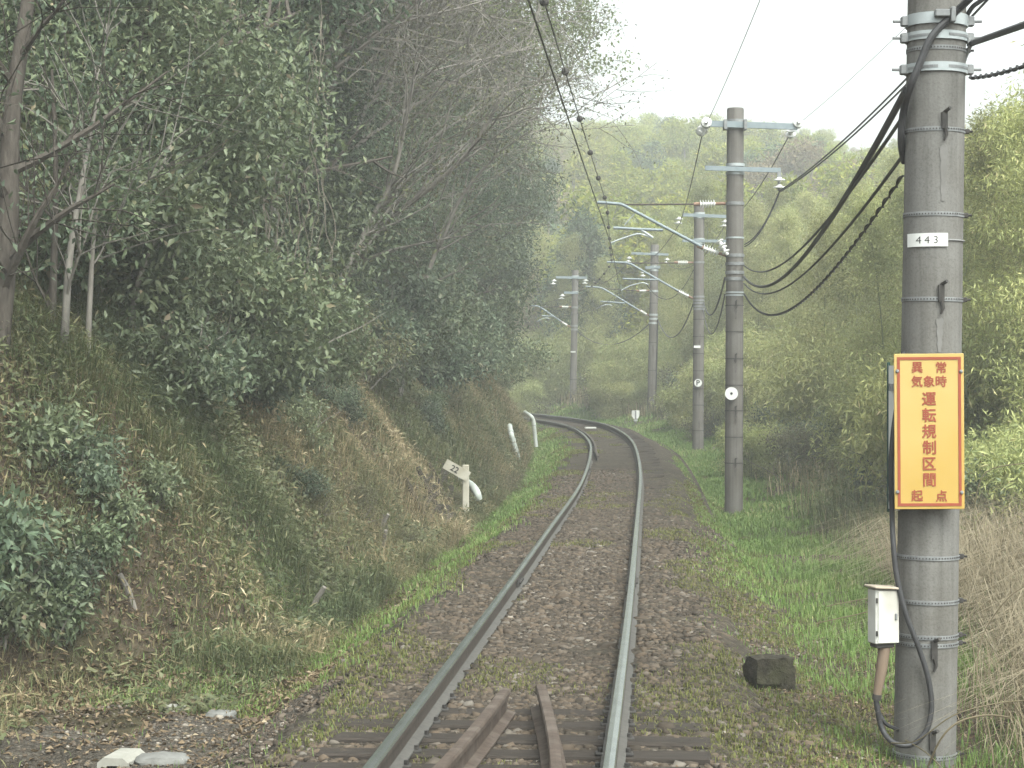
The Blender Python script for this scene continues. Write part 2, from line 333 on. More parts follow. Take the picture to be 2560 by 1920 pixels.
# ---------------------------------------------------------------- the line of the track
G = 1.132
hk = np.array([-30, 0, 15, 30, 45, 60, 75, 90, 105, 120, 135, 150, 230.])
hv = np.array([.0756, .0756, .068, .0689, .0427, -.0544, -.1713, -.2892, -.4071, -.5251, -.6431, -.7612, -1.3])
zk = np.array([-30, 0, 30, 60, 90, 120, 150, 230.]); zv = np.array([0, 0, -.236, .207, .198, .142, .074, 0])
S = np.arange(-16, 220, .5)
TH = np.interp(S, hk, hv)
i0 = int(np.argmin(abs(S)))
TX = np.concatenate([[0], np.cumsum(np.sin(TH)[:-1] * .5)]); TX += -.37 - TX[i0]
TY = np.concatenate([[0], np.cumsum(np.cos(TH)[:-1] * .5)]); TY += 6 - TY[i0]
_z = np.interp(S, zk, zv); _k = np.ones(17) / 17
TZ = np.convolve(np.pad(_z, 8, mode='edge'), _k, 'valid')
CANT = .09 * np.clip((S - 20) / 30, 0, 1)
def at(s, d, dz=0):
    """point d metres right of the centre line at chainage s"""
    x = np.interp(s, S, TX); y = np.interp(s, S, TY); t = np.interp(s, S, TH); z = np.interp(s, S, TZ)
    return np.stack(np.broadcast_arrays(x + d * np.cos(t), y - d * np.sin(t), z + dz), -1)
def lat(X, Y):
    X = np.asarray(X, float).ravel(); Y = np.asarray(Y, float).ravel(); d = np.empty_like(X); s = np.empty_like(X)
    for a in range(0, len(X), 20000):
        dx = X[a:a + 20000, None] - TX[None, ::2]; dy = Y[a:a + 20000, None] - TY[None, ::2]
        q = dx * dx + dy * dy; i = np.argmin(q, 1); j = i * 2; r = np.arange(len(i))
        lx = dx[r, i]; ly = dy[r, i]; th = TH[j]
        d[a:a + 20000] = lx * np.cos(th) - ly * np.sin(th); s[a:a + 20000] = S[j] + lx * np.sin(th) + ly * np.cos(th)
    big = (s < S[0]) | (s > S[-1])
    return d, s
def height(X, Y, rough=True):
    shp = np.shape(X); X = np.asarray(X, float).ravel(); Y = np.asarray(Y, float).ravel()
    d, s = lat(X, Y); zr = np.interp(s, S, TZ)
    vr = np.interp(Y, [14, 24, 40, 64, 85, 98, 130], [-.42, -.64, -.88, -.8, -.55, -.37, -.3])
    foot = np.interp(Y, [35, 52, 72], [2.75, 2.2, 2.1]) + 3.4 * sstep(18.5, 11, Y) + .3 * (fbm(s * .21, 3.3, 5) - .5)
    e = np.maximum(d, 0)
    hr = np.where(e < 1.5, -.27 + 0 * e, -.27 + (vr + .27) * sstep(1.5, 2.3, e))
    zrt = np.interp(e, [0, 3.6, 5.2, 8, 15, 30, 60, 100, 150, 220, 400], [0, 0, .45, 1.25, 2.6, 4.4, 8, 13, 19, 22.5, 21])
    hr = hr + zrt + 12 * sstep(95, 215, Y) * sstep(6, 45, e)
    l = np.maximum(-d, 0); b = l - foot
    hl = -.27 - .3 * sstep(1.4, 2.1, l)
    hl = hl + np.interp(b, [-.3, 0, .5, 1.6, 2.8, 4.5, 12, 30, 80, 400], [0, .08, .9, 2.5, 3.65, 4.4, 8, 14.5, 22, 24])
    z = zr + np.where(d > 0, hr, hl)
    if rough:
        off = sstep(1.7, 3.2, abs(d))
        z = z + off * ((fbm(X * .9, Y * .9, 1) - .5) * np.where(d < 0, .62, .3) + (fbm(X * .12, Y * .12, 9) - .5) * 1.4 * sstep(6, 25, abs(d)))
        z = z + (fbm(X * 3, Y * 3, 4) - .5) * .07 * sstep(1.3, 2, abs(d))
    return z.reshape(shp)
def gz(x, y): return float(height(np.array([x]), np.array([y]))[0])

# ground: one sheet reaching past the ridge
gx = np.concatenate([np.linspace(-260, -30, 40), np.linspace(-29, -9, 60), np.linspace(-8.8, 9, 170), np.linspace(9.3, 30, 70), np.linspace(31, 320, 70)])
gy = np.concatenate([np.linspace(-10, 8, 16), np.linspace(8.15, 42, 190), np.linspace(42.4, 120, 190), np.linspace(121, 460, 90)])
GX, GY = np.meshgrid(gx, gy); GZ = height(GX, GY)
V = np.stack([GX, GY, GZ], -1).reshape(-1, 3); nx = len(gx); ny = len(gy)
ii = (np.arange(ny - 1)[:, None] * nx + np.arange(nx - 1)[None]).ravel()
ground = link('ground', np_mesh('ground', V, np.stack([ii, ii + 1, ii + nx + 1, ii + nx], 1), M['ground'], smooth=True)); ground['kind'] = 'structure'

# ballast bed
bs = np.concatenate([np.arange(-10, 34, .12), np.arange(34, 135, .4)]); bd = np.linspace(-1.85, 1.85, 34)
BS, BD = np.meshgrid(bs, bd, indexing='ij'); yy = np.interp(BS, S, TY)
top = np.interp(yy, [11.4, 13.2], [-.185, -.146])
edge = sstep(1.15, 1.85, abs(BD) + .25 * (fbm(BS * .7, BD * .0 + np.sign(BD) * 7, 12) - .5))
hz = top - .32 * edge + (fbm(BS * 4, BD * 4, 2) - .5) * .05 + np.interp(BS, S, CANT) * BD / G * .7
BP = at(BS, BD); BP[..., 2] += hz
n1, n2 = BS.shape; ii = (np.arange(n1 - 1)[:, None] * n2 + np.arange(n2 - 1)[None]).ravel()
bed = link('track_bed', np_mesh('track_bed', BP.reshape(-1, 3), np.stack([ii, ii + 1, ii + n2 + 1, ii + n2], 1), M['bed'], smooth=True)); bed['kind'] = 'structure'

# grey gravel crossing the bottom left
px = np.linspace(-4.6, -1.0, 60); py = np.linspace(8, 15.2, 80); PX, PY = np.meshgrid(px, py)
dd_, _ = lat(PX, PY); dd_ = dd_.reshape(PX.shape)
m_ = sstep(0, .5, PX + 3.7 + .9 * fbm(PY * .7, PX * .1, 3)) * sstep(15.0, 14.2, PY + .9 * fbm(PX * 1.3, PX * 0, 6)) * sstep(-1.25, -1.6, dd_)
PZ = height(PX, PY) - .05 + .075 * m_ + (fbm(PX * 9, PY * 9, 3) - .5) * .02
nx = len(px); ii = (np.arange(len(py) - 1)[:, None] * nx + np.arange(nx - 1)[None]).ravel()
pth = link('path', np_mesh('path', np.stack([PX, PY, PZ], -1).reshape(-1, 3), np.stack([ii, ii + 1, ii + nx + 1, ii + nx], 1), M['path'], smooth=True)); pth['kind'] = 'structure'

# ---------------------------------------------------------------- rails and sleepers
PROF = [(-.0635, -.153), (.0635, -.153), (.0635, -.142), (.012, -.125), (.009, -.047), (.0325, -.036), (.0325, -.012), (.026, -.001), (0, .0015), (-.026, -.001), (-.0325, -.012), (-.0325, -.036), (-.009, -.047), (-.012, -.125), (-.0635, -.142)]
def sweep(name, pts, nor, mats, midx, parent=None, drop=None):
    """flat-bottomed rail profile swept along pts (k,3) with unit right-hand normals nor"""
    k = len(pts); n = len(PROF); V = np.zeros((k, n, 3))
    for j, (a, b) in enumerate(PROF):
        V[:, j] = pts + nor * a; V[:, j, 2] += b
    Fc = []; mi = []
    for i in range(k - 1):
        for j in range(n):
            j2 = (j + 1) % n; Fc.append((i * n + j, i * n + j2, (i + 1) * n + j2, (i + 1) * n + j)); mi.append(midx(j))
    Fc.append(tuple(range(n - 1, -1, -1))); mi.append(0); Fc.append(tuple((k - 1) * n + j for j in range(n))); mi.append(0)
    me = bpy.data.meshes.new(name); me.from_pydata([tuple(p) for p in V.reshape(-1, 3)], [], Fc)
    for m in mats: me.materials.append(m)
    me.polygons.foreach_set('material_index', mi); me.update()
    return link(name, me, parent)
def rail_line(s, d):
    p = at(s, d); p[:, 2] += np.interp(s, S, CANT) * d / G
    t = np.interp(s, S, TH); return p, np.stack([np.cos(t), -np.sin(t), 0 * t], 1)
rs = np.concatenate([np.arange(-8, 60, .5), np.arange(60, 135, 1.)])
RM = [M['rail_side'], M['rail_top'], M['rail_foot']]
def rmi(j): return 1 if j in (6, 7, 8, 9) else (2 if j in (2, 13, 1) else 0)
for sd, lb in ((-1, 'left running rail of the track, its dark side facing the camera'), (1, 'right running rail of the track, its worn top pale and shiny')):
    p, nn = rail_line(rs, sd * G / 2)
    r = sweep('running_rail', p, nn, RM, rmi); tag(r, lb, 'rail')
    for sj in ([13.6, 38.0] if sd < 0 else [13.7]):
        for q in (-1, 1):
            pts, n2 = rail_line(np.array([sj - .28, sj + .28]), sd * G / 2 + q * .022)
            f = MB(); f.beam(pts[0] + np.array([0, 0, -.08]), pts[1] + np.array([0, 0, -.08]), .024, .075)
            for t in (.15, .38, .62, .85):
                c = Vector(pts[0]).lerp(Vector(pts[1]), t) + Vector((0, 0, -.08)); n3 = Vector(n2[0]) * q
                f.tube([c, c + n3 * .035], .014, 6)
            f.build('fishplate', M['iron'], r, False)
# guard rail on the inside of the far curve
gs = np.arange(42.0, 132, 1.); off = -G / 2 + .115 + .07 * np.clip((44.5 - gs) / 2.5, 0, 1)
p, nn = rail_line(gs, off); p[:, 2] -= .01
tag(sweep('guard_rail', p, nn, [M['rail_side']], lambda j: 0), 'guard rail lying close inside the left rail round the far curve', 'guard rail')
# the two bent rail ends that meet between the rails in front
def bent(pts, lb):
    pts = np.array(pts); t = np.linspace(0, 1, 26); q = np.linspace(0, 1, len(pts))
    for _ in range(1): pp = np.stack([np.interp(t, q, pts[:, k]) for k in range(3)], 1)
    k_ = np.array([.25, .5, .25])
    for _ in range(6):
        for c in range(3): pp[1:-1, c] = np.convolve(pp[:, c], k_, 'valid')
    tg = np.gradient(pp, axis=0); nn = nrm(np.stack([tg[:, 1], -tg[:, 0], 0 * tg[:, 0]], 1))
    tag(sweep('guard_rail', pp, nn, [M['rust_rail']], lambda j: 0), lb, 'guard rail')
def V3(u, v, z):
    D = (CAMZ - z) * F / (v * K - YH); return ((u * K - 1280) / F * D, D, z)
bent([V3(1092, 1487, -.05), V3(1040, 1553, -.035), V3(948, 1659, -.02), (-.56, 8.2, -.02), (-.75, 6.5, -.02)], 'rusty guard rail end slanting from the left rail to the track centre')
bent([V3(1168, 1478, -.05), V3(1186, 1540, -.035), V3(1198, 1600, -.025), V3(1202, 1659, -.02), (.2, 8.2, -.02), (.18, 6.5, -.02)], 'rusty guard rail end curving up the track beside the right rail')

ss = -4.0; nsl = 0; sl_me = []
for k in range(4):
    m = MB(); rr = random.Random(k)
    m.box((0, 0, -.07), (2.1, .21, .14), None, .012)
    me = m.mesh('sleeper', M['sleeper'], False)
    for v in me.vertices: v.co += Vector((rr.uniform(-.02, .02), rr.uniform(-.008, .008), rr.uniform(-.006, .004)))
    sl_me.append(me)
clip_at = []
while ss < 70:
    p = at(ss, 0)
    o = bpy.data.objects.new('sleeper', sl_me[nsl % 4]); COL.objects.link(o)
    o.location = (p[0] + random.uniform(-.04, .04), p[1], p[2] - .153); t = float(np.interp(ss, S, TH)); c = float(np.interp(ss, S, CANT))
    o.rotation_euler = (0, -math.atan(c / G), -t + random.uniform(-.02, .02))
    tag(o, 'weathered dark timber sleeper bedded in the brown ballast under the rails', 'sleeper', 'timber sleepers under the rails')
    if 2 < ss < 8.5: clip_at.append(ss)
    nsl += 1; ss += (.46 if ss < 7.5 else .6) + random.uniform(-.03, .03)

for o in [q for q in C.objects if q.name.startswith('running_rail')]:
    sd = -1 if o['label'].startswith('left') else 1
    for sc_ in clip_at:
        for q in (-1, 1):
            c = Vector(at(sc_, sd * G / 2 + q * .075)) + Vector((0, 0, -.15)); m = MB(); m.box(c, (.05, .09, .016), None, .004); m.tube([c, c + Vector((0, 0, .03))], .014, 6); m.build('rail_clip', M['iron'], o, False)

# ---------------------------------------------------------------- pieces for the poles
def insulator(m, p0, p1, r, n, sides=12):
    prof = [(0, r * .35)]
    for i in range(n):
        a = (i + .15) / n; b = (i + .5) / n
        prof += [(a, r * .42), (a + .04 / n, r), (b - .12 / n, r * .92), (b, r * .42)]
    prof.append((1, r * .35)); m.lathe(p0, p1, prof, sides)
def band(m, axis_at, v, D, h, rex, sides=24, mi=0):
    c0, r0 = axis_at(v + h / 2); c1, r1 = axis_at(v - h / 2)
    m.tube_fixed([c0, c0, c1, c1], [r0 - .01, r0 + rex, r1 + rex, r1 - .01], (c1 - c0).normalized(), sides, mi)
def make_pole(D, u0, v0, w0, u1, v1, w1, mat, name='catenary_pole', up_to=None, sink=.6):
    """round pole from its top (u0, v0, width w0 px) to the foot (u1, v1, w1)"""
    def ax(v):
        t = (v - v0) / (v1 - v0); u = u0 + (u1 - u0) * t; w_ = w0 + (w1 - w0) * t
        return P(u, v, D), w_ * K / F * D / 2
    root = empty(name, P(u1, v1, D))
    vt = v0 if up_to is None else up_to
    a, ra = ax(vt); b, rb = ax(v1); d = (b - a).normalized(); b2 = b + d * sink
    m = MB(); n = 14; pts = [b2.lerp(a, i / n) for i in range(n + 1)]; rad = [rb + (ra - rb) * i / n for i in range(n + 1)]
    m.tube_fixed(pts + [a + Vector((0, 0, .03)), a + Vector((0, 0, .035))], rad + [ra * .93, ra * .3], Vector((0, 0, 1)), 32)
    m.build('shaft', mat, root)
    return root, ax
def step_bracket(root, ax, v, D, ang, L=.05):
    """little iron step-bolt socket hanging on the camera side"""
    c, r = ax(v); dv = Vector((math.sin(ang), -math.cos(ang), 0)); m = MB()
    p = c + dv * (r + .005); sc = r / .18
    m.box(p + Vector((0, 0, .0)), (.035 * sc, .03 * sc, .1 * sc)); m.tube([p + Vector((0, 0, .05 * sc)), p + dv * .05 * sc + Vector((.02 * sc, 0, .07 * sc))], .011 * sc, 6)
    m.tube([p, p + Vector((.01 * sc, -.015, -.09 * sc)), p + Vector((-.005 * sc, -.012, -.125 * sc))], [.014 * sc, .01 * sc, .006 * sc], 6)
    m.build('step_bracket', M['iron'], root)
def stain(root, ax, v0, v1, wd, ang, mat):
    m = MB(); V = []; n = 9
    for i in range(n):
        c, r = ax(v0 + (v1 - v0) * i / (n - 1)); hw = wd * (1 - .55 * i / (n - 1)) * (1 + .25 * math.sin(i * 2.3))
        for q in (-1, 0, 1):
            a = ang + q * hw; V.append(c + Vector((math.sin(a), -math.cos(a), 0)) * (r + .0025))
    m.add(V, [(3 * i + j, 3 * i + j + 1, 3 * i + j + 4, 3 * i + j + 3) for i in range(n - 1) for j in (0, 1)])
    m.build('rust_streak', mat, root)
def text_mesh(items, mat, name, org, ux, uz, bold=.0, fw=1.0, thick=0.):
    """items: (text, x, z, size) centred in the plane spanned by ux, uz at org"""
    m = MB(); nrm_ = uz.cross(ux).normalized() * -1
    dg = None
    for s_, x, z, size in items:
        cu = bpy.data.curves.new('t', 'FONT'); cu.body = s_; cu.size = size; cu.align_x = 'CENTER'; cu.align_y = 'CENTER'; cu.offset = bold * size; cu.resolution_u = 3
        ob = bpy.data.objects.new('t', cu); COL.objects.link(ob); bpy.context.view_layer.update()
        me = bpy.data.meshes.new_from_object(ob.evaluated_get(bpy.context.evaluated_depsgraph_get()))
        vs = [v.co.copy() for v in me.vertices]
        if vs:
            cx = (min(v.x for v in vs) + max(v.x for v in vs)) / 2; cy = (min(v.y for v in vs) + max(v.y for v in vs)) / 2
            for k, (a, b) in enumerate([(0, 0)] if thick <= 0 else [(0, 0), (1, 0), (-1, 0), (0, 1), (0, -1), (.7, .7), (-.7, .7), (.7, -.7), (-.7, -.7)]):
                o2 = org - Vector((0, .00025 * k, 0)) + ux * a * thick * size + uz * b * thick * size      # strokes thickened by stacked copies
                m.add([o2 + ux * ((v.x - cx) * fw + x) + uz * (v.y - cy + z) for v in vs], [tuple(p.vertices) for p in me.polygons])
        bpy.data.objects.remove(ob); bpy.data.curves.remove(cu); bpy.data.meshes.remove(me)
    return m
X1, Z1 = Vector((1, 0, 0)), Vector((0, 0, 1))

# ---------------------------------------------------------------- the near pole
D1 = 12.0
root, ax = make_pole(D1, 2024, 0, 125, 1997, 1659, 135, M['concrete'], 'utility_pole', up_to=-620, sink=1.0)
tag(root, 'large grey concrete pole nearest the camera, banded and carrying number 443', 'utility pole')
def perf_band(v, h=9):
    m = MB(); band(m, ax, v, D1, h, .004); o = m.build('band', M['galv_dull'], root)
    c, r = ax(v); hh = h * K / F * D1 * .32; k = MB()
    for i in range(30):
        a = R(-85 + 170 * i / 29); dv = Vector((math.sin(a), -math.cos(a), 0)); p = c + dv * (r + .0045)
        k.box(p, (.007, .003, hh), Matrix.Rotation(a, 3, 'Z'))
    k.build('slot', M['iron'], o, False)
    b = MB(); p = c + Vector((1, -.1, 0)).normalized() * (r + .012); b.box(p, (.03, .03, .03), None, .004); b.tube([p, p + Vector((.035, -.01, 0))], .007, 6); b.build('band_bolt', M['iron'], o)
for v in (111, 285, 466, 648, 1201, 1296, 1370, 1387, 1626): perf_band(v)
def clamp_band(v, h, mat, slots=True, cut=False):
    m = MB(); band(m, ax, v, D1, h, .012); o = m.build('clamp_band', mat, root); c, r = ax(v)
    if slots:
        k = MB()
        for a0, a1 in ((-72, -8), (12, 72)):
            for i in range(8):
                a = R(a0 + (a1 - a0) * (i + .5) / 8); dv = Vector((math.sin(a), -math.cos(a), 0))
                k.box(c + dv * (r + .0125), (r * R(a1 - a0) / 8 * 1.05, .003, h * K / F * D1 * .3), Matrix.Rotation(a, 3, 'Z'))
        k.build('slot', M['galv_dull'], o, False)
    for q in (-1, 1):
        b = MB(); p = c + Vector((q * (r + .022), -.02, 0)); b.box(p, (.045, .05, .06), None, .006); b.tube([p, p + Vector((q * .07, -.005, 0))], .009, 6); b.build('clamp_bolt', M['galv_dull'], o)
clamp_band(48, 24, M['galv'], False); clamp_band(84, 18, M['galv']); clamp_band(152, 19, M['galv'])
for v, u in ((268, .1), (636, .08), (1395, .03), (1590, .02)): step_bracket(root, ax, v, D1, u)
m = MB(); c, r = ax(42); m.box(c + Vector((-.01, -r - .03, 0)), (.09, .05, .045), None, .006); m.box(c + Vector((.05, -r - .035, -.01)), (.03, .06, .09), None, .005); m.build('clamp_hook', M['galv_dull'], root)
stain(root, ax, 325, 440, .13, .1, M['pale_streak']); stain(root, ax, 690, 762, .12, .06, M['pale_streak'])
# number plate 443
np_ = empty('number_plate', P(1994, 522, D1 - .2)); np_.parent = None
c, r = ax(522); m = MB(); V = []; Rr = r + .006
for i in range(9):
    a = R(-84 + (11 + 84) * i / 8)
    for z in (-.0395, .0395):
        V.append(c + Vector((math.sin(a) * Rr, -math.cos(a) * Rr, z)))
a0, a1 = math.asin((1955 - 2016) * K / F * D1 / Rr * .985), math.asin((2034 - 2016) * K / F * D1 / Rr)
V = []
for i in range(9):
    a = a0 + (a1 - a0) * i / 8
    for q in (Rr, Rr + .003):
        for z in (-.0395, .0395): V.append(c + Vector((math.sin(a) * q, -math.cos(a) * q, z)))
Fc = []
for i in range(8):
    j = i * 4; Fc += [(j + 2, j + 6, j + 7, j + 3), (j, j + 1, j + 5, j + 4), (j + 1, j + 3, j + 7, j + 5), (j, j + 4, j + 6, j + 2)]
Fc += [(0, 2, 3, 1), (32, 33, 35, 34)]
m.add(V, Fc); bpy.data.objects.remove(np_)
plate = m.build('number_plate', M['white'], root)
tm = text_mesh([('4', -.045, 0, .062), ('4', 0, 0, .062), ('3', .05, 0, .062)], M['black'], 'lettering', Vector((0, 0, 0)), X1, Z1, -.006)
tv = []
for x, y, z in tm.v:     # lay the digits on the curved plate
    X = x + (1990 - 2016) * K / F * D1; a = math.asin(max(-1, min(1, X / (Rr + .0036)))); tv.append((c.x + math.sin(a) * (Rr + .0036), c.y - math.cos(a) * (Rr + .0036), c.z + z))
tm.v = tv; tm.build('lettering', M['black'], plate, False)
m = MB(); m.tube([c + Vector((math.sin(a1 + (R(95) - a1) * i / 8) * (r + .005), -math.cos(a1 + (R(95) - a1) * i / 8) * (r + .005), 0)) for i in range(9)], .004, 6); m.build('strap', M['wire_pale'], root)

# yellow warning sign
DS = 11.72
cs = P(2007, 932, DS); sgn = empty('warning_sign', cs)
tag(sgn, 'tall yellow warning sign with red Japanese lettering fixed on the near pole', 'sign')
sw, sh = 151 * K / F * DS, 336 * K / F * DS
MR = Matrix.Rotation(R(-.35), 3, 'Y')
ux, uz = MR @ X1, MR @ Z1
m = MB(); m.box(cs, (sw, .012, sh), MR, .003); m.build('panel', M['yellow'], sgn)
fr = Vector((0, -.008, 0)); m = MB(); bw = .0165; ix = sw / 2 - .018; iz = sh / 2 - .019
for q in (-1, 1):
    m.box(cs + fr + ux * q * (ix - bw / 2), (bw, .003, 2 * iz), MR); m.box(cs + fr + uz * q * (iz - bw / 2), (2 * ix - 2 * bw, .003, bw), MR)
m.build('border', M['sign_red'], sgn, False)
def sx(a): return (a - 622) / 632 * sw
def sz(a): return (858 - a) / 1405 * sh
def kk(n): return n / 632 * sw
tx = [('異', sx(515), sz(278), kk(108)), ('常', sx(732), sz(280), kk(108)), ('気', sx(512), sz(405), kk(108)), ('象', sx(622), sz(405), kk(108)), ('時', sx(732), sz(405), kk(108))]
tx += [(ch, sx(621), sz(563 + 146.4 * i), kk(132)) for i, ch in enumerate('運転規制区間')] + [('起', sx(508), sz(1436), kk(108)), ('点', sx(728), sz(1440), kk(108))]
text_mesh(tx, None, '', cs + Vector((0, -.0075, 0)), ux, uz, 0, thick=.022).build('lettering', M['sign_red'], sgn, False)
for a, b in ((335, 312), (910, 318), (330, 1402), (910, 1410)):
    m = MB(); p = cs + ux * sx(a) + uz * sz(b); m.lathe(p + Vector((0, -.006, 0)), p + Vector((0, -.02, 0)), [(0, .011), (.5, .011), (1, .006)], 10); m.build('bolt', M['galv_dull'], sgn)
m = MB()
for q in (320, 1405): m.box(cs + uz * sz(q) + Vector((0, .06, 0)), (sw * .9, .1, .03), MR)
m.build('mounting_rail', M['galv_dull'], sgn, False)
# white board seen nearly edge on behind the yellow sign
bp = P(1927, 945, 11.95); sb = empty('side_board', bp); tag(sb, 'narrow white board with dark green edge peeping out left of the yellow sign', 'sign')
MB_ = Matrix.Rotation(R(101), 3, 'Z'); m = MB(); m.box(bp + Vector((.012, 0, 0)), (.16, .006, .86), MB_); m.build('panel', M['white'], sb, False)
m = MB(); e = MB_ @ X1; m.box(bp + Vector((.012, 0, 0)) + e * .088, (.012, .018, .9), MB_, .002); m.build('edge_frame', M['green_edge'], sb)
m = MB()
for q in (.3, -.36): m.box(bp + Vector((.02, -.02, q)), (.08, .05, .045))
m.build('bracket', M['galv_dull'], sb, False)

# junction box
jb = P(1907, 1330, 11.85); jx = empty('junction_box', jb); tag(jx, 'small white metal cable box with conduit hung beside the near pole', 'junction box')
JM = Matrix.Rotation(R(16), 3, 'Z'); bw_, bd_, bh_ = 62 * K / F * 11.85 * .86, .11, 118 * K / F * 11.85
m = MB(); m.box(jb, (bw_, bd_, bh_), JM, .006); m.build('body', M['box_paint'], jx)
m = MB(); m.box(jb + JM @ Vector((.007, -bd_ / 2 - .004, 0)), (bw_ - .012, .01, bh_ - .012), JM, .003); m.build('door', M['box_paint'], jx)
m = MB()
for q in (-.3, .3): m.tube([jb + JM @ Vector((-bw_ / 2 + .005, -bd_ / 2 - .006, q * bh_ - .015)), jb + JM @ Vector((-bw_ / 2 + .005, -bd_ / 2 - .006, q * bh_ + .015))], .006, 6)
m.build('hinge', M['iron'], jx)
m = MB(); lp = jb + JM @ Vector((bw_ / 2 - .02, -bd_ / 2 - .012, 0)); m.box(lp, (.014, .012, .04), JM, .003); m.build('latch', M['galv_dull'], jx)
m = MB(); m.box(jb + Vector((0, -.006, bh_ / 2 + .009)), (bw_ + .028, bd_ + .04, .014), JM @ Matrix.Rotation(R(4), 3, 'Y'), .004); m.build('lid', M['tan_lid'], jx)
m = MB(); m.box(jb + Vector((-.004, 0, -bh_ / 2 - .012)), (bw_ * .8, bd_ * .8, .024), JM, .004); m.build('gland_plate', M['iron'], jx)
m = MB(); m.tube([P(1911, 1394, 11.85), P(1905, 1440, 11.85), P(1894, 1504, 11.85)], [.036, .034, .024], 14); m.build('conduit', M['conduit'], jx)
m = MB(); m.tube([P(1895, 1500, 11.85), P(1893, 1512, 11.85)], [.028, .026], 12); m.build('conduit_collar', M['iron'], jx)
m = MB(); m.beam(jb + Vector((.0, .08, .1)), ax(1300)[0], .03, .004); m.beam(jb + Vector((.0, .08, -.08)), ax(1375)[0], .03, .004); m.build('mounting_strap', M['galv_dull'], jx, False)
def smooth(pts, n=6):
    pts = [Vector(p) for p in pts]; out = []
    for i in range(len(pts) - 1):
        p0 = pts[max(i - 1, 0)]; p1 = pts[i]; p2 = pts[i + 1]; p3 = pts[min(i + 2, len(pts) - 1)]
        for k in range(n):
            t = k / n; out.append(.5 * ((2 * p1) + (p2 - p0) * t + (2 * p0 - 5 * p1 + 4 * p2 - p3) * t * t + (3 * p1 - p0 - 3 * p2 + p3) * t ** 3))
    return out + [pts[-1]]
def cable(name, pts, r, mat, label, cat='cable', sides=8, group=None):
    m = MB(); m.tube(smooth(pts), r, sides); return tag(m.build(name, mat), label, cat, group)
fD = D1 - .2
cable('cable', [P(2150, -60, 11.2), P(2092, 0, 11.7), P(2058, 32, fD), P(2012, 80, fD), P(1986, 140, fD), P(1966, 190, fD + .02), P(1950, 250, 11.95), P(1947, 310, 12.0), P(1954, 350, 12.1)], .022, M['cable'], 'thick black cable slanting across the top of the near pole', 'cable')
cable('cable', [P(1952, 760, 11.92), P(1940, 860, 11.88), P(1929, 940, 11.86), P(1925, 1010, 11.85), P(1927, 1110, 11.86), P(1930, 1180, fD + .02), P(1938, 1250, fD + .01), P(1958, 1330, fD - .01), P(1985, 1400, fD - .02), P(2006, 1470, fD - .02), P(2012, 1530, fD - .02), P(2000, 1580, fD - .03), P(1968, 1609, fD - .03), P(1930, 1604, fD - .02), P(1906, 1576, 11.85), P(1896, 1535, 11.85), P(1893, 1512, 11.85)], .0165, M['cable'], 'black cable looping down the near pole and up into the white box', 'cable', 10)
cable('cable', [P(1899, 1540, 11.86), P(1912, 1562, 11.86), P(1930, 1572, 11.9), P(1950, 1580, 12.0)], .012, M['cable'], 'short black cable running from the conduit behind the near pole', 'cable')

# ---------------------------------------------------------------- catenary poles further along
def disc_string(root, p, dirv, r, n, mat=None):
    m = MB(); d = Vector(dirv).normalized(); L = n * r * 1.1
    insulator(m, p, p + d * L, r, n, 14); return m.build('insulator', mat or M['porcelain'], root)
def arm(root, D, u0, u1, v, h, off=-.02, name='crossarm', v2=None):
    m = MB(); a = P(u0, v, D + off); b = P(u1, v if v2 is None else v2, D + off); hh = h * K / F * D
    m.beam(a, b, .075, hh); return m.build(name, M['bluesteel'], root, False)
def cantilever(root, D, tube_pts, rod, ins_rod, ins_tube, reg, steady, r=.034, brown=True):
    m = MB(); m.tube([P(u, v, D - .02) for u, v in tube_pts], r, 10); m.build('bracket_tube', M['bluesteel'], root)
    m = MB(); m.tube([P(u, v, D) for u, v in rod], .018, 8); m.build('tie_rod', M['rail_side'], root)
    for (a, b) in (ins_rod, ins_tube):
        p0, p1 = P(*a, D), P(*b, D); m = MB(); insulator(m, p0, p1, .085, 6, 12); o = m.build('insulator', M['porcelain'], root)
        c = MB(); d = (p1 - p0).normalized(); c.tube([p0 - d * .12, p0 + d * .01], .042, 10); c.tube([p1 - d * .01, p1 + d * .2], .032, 10); c.build('end_cap', M['insul_brown'], o)
    m = MB(); m.tube([P(u, v, D - .03) for u, v in reg], .03, 8); m.build('registration_tube', M['bluesteel'], root)
    m = MB(); m.tube(smooth([P(u, v, D - .03) for u, v in steady], 4), .018, 8); m.build('steady_arm', M['galv'], root)
def thin_bands(root, ax, D, vs, h, mat=None, ex=.006):
    for v in vs:
        m = MB(); band(m, ax, v, D, h, ex, 20); m.build('band', mat or M['iron'], root)

# second pole
D2 = 41.0
root, ax2 = make_pole(D2, 1588.5, 237, 36.5, 1585, 1106, 40, M['concrete_far']); r2 = root
tag(root, 'tall concrete catenary pole with two crossarms and a white disc, second from the camera', 'catenary pole')
arm(root, D2, 1531, 1722, 267, 13, -.2, v2=274); arm(root, D2, 1523, 1686, 363, 10, -.2, v2=368)
thin_bands(root, ax2, D2, (262, 278), 6, M['galv_dull'], .02); thin_bands(root, ax2, D2, (357, 375), 6, M['galv'], .02)
for q in (1566, 1609):
    m = MB(); m.box(P(q, 270, D2 - .15), (.06, .3, .2)); m.build('arm_clamp', M['galv_dull'], root, False)
disc_string(root, P(1526, 268, D2 - .1), (-.1, -1, .12), .11, 2); disc_string(root, P(1519, 279, D2 + .1), (-.25, -.5, -.25), .11, 2)
disc_string(root, P(1721, 268, D2 - .1), (.1, -1, .1), .11, 2); disc_string(root, P(1709, 277, D2), (.02, .4, -.5), .11, 2)
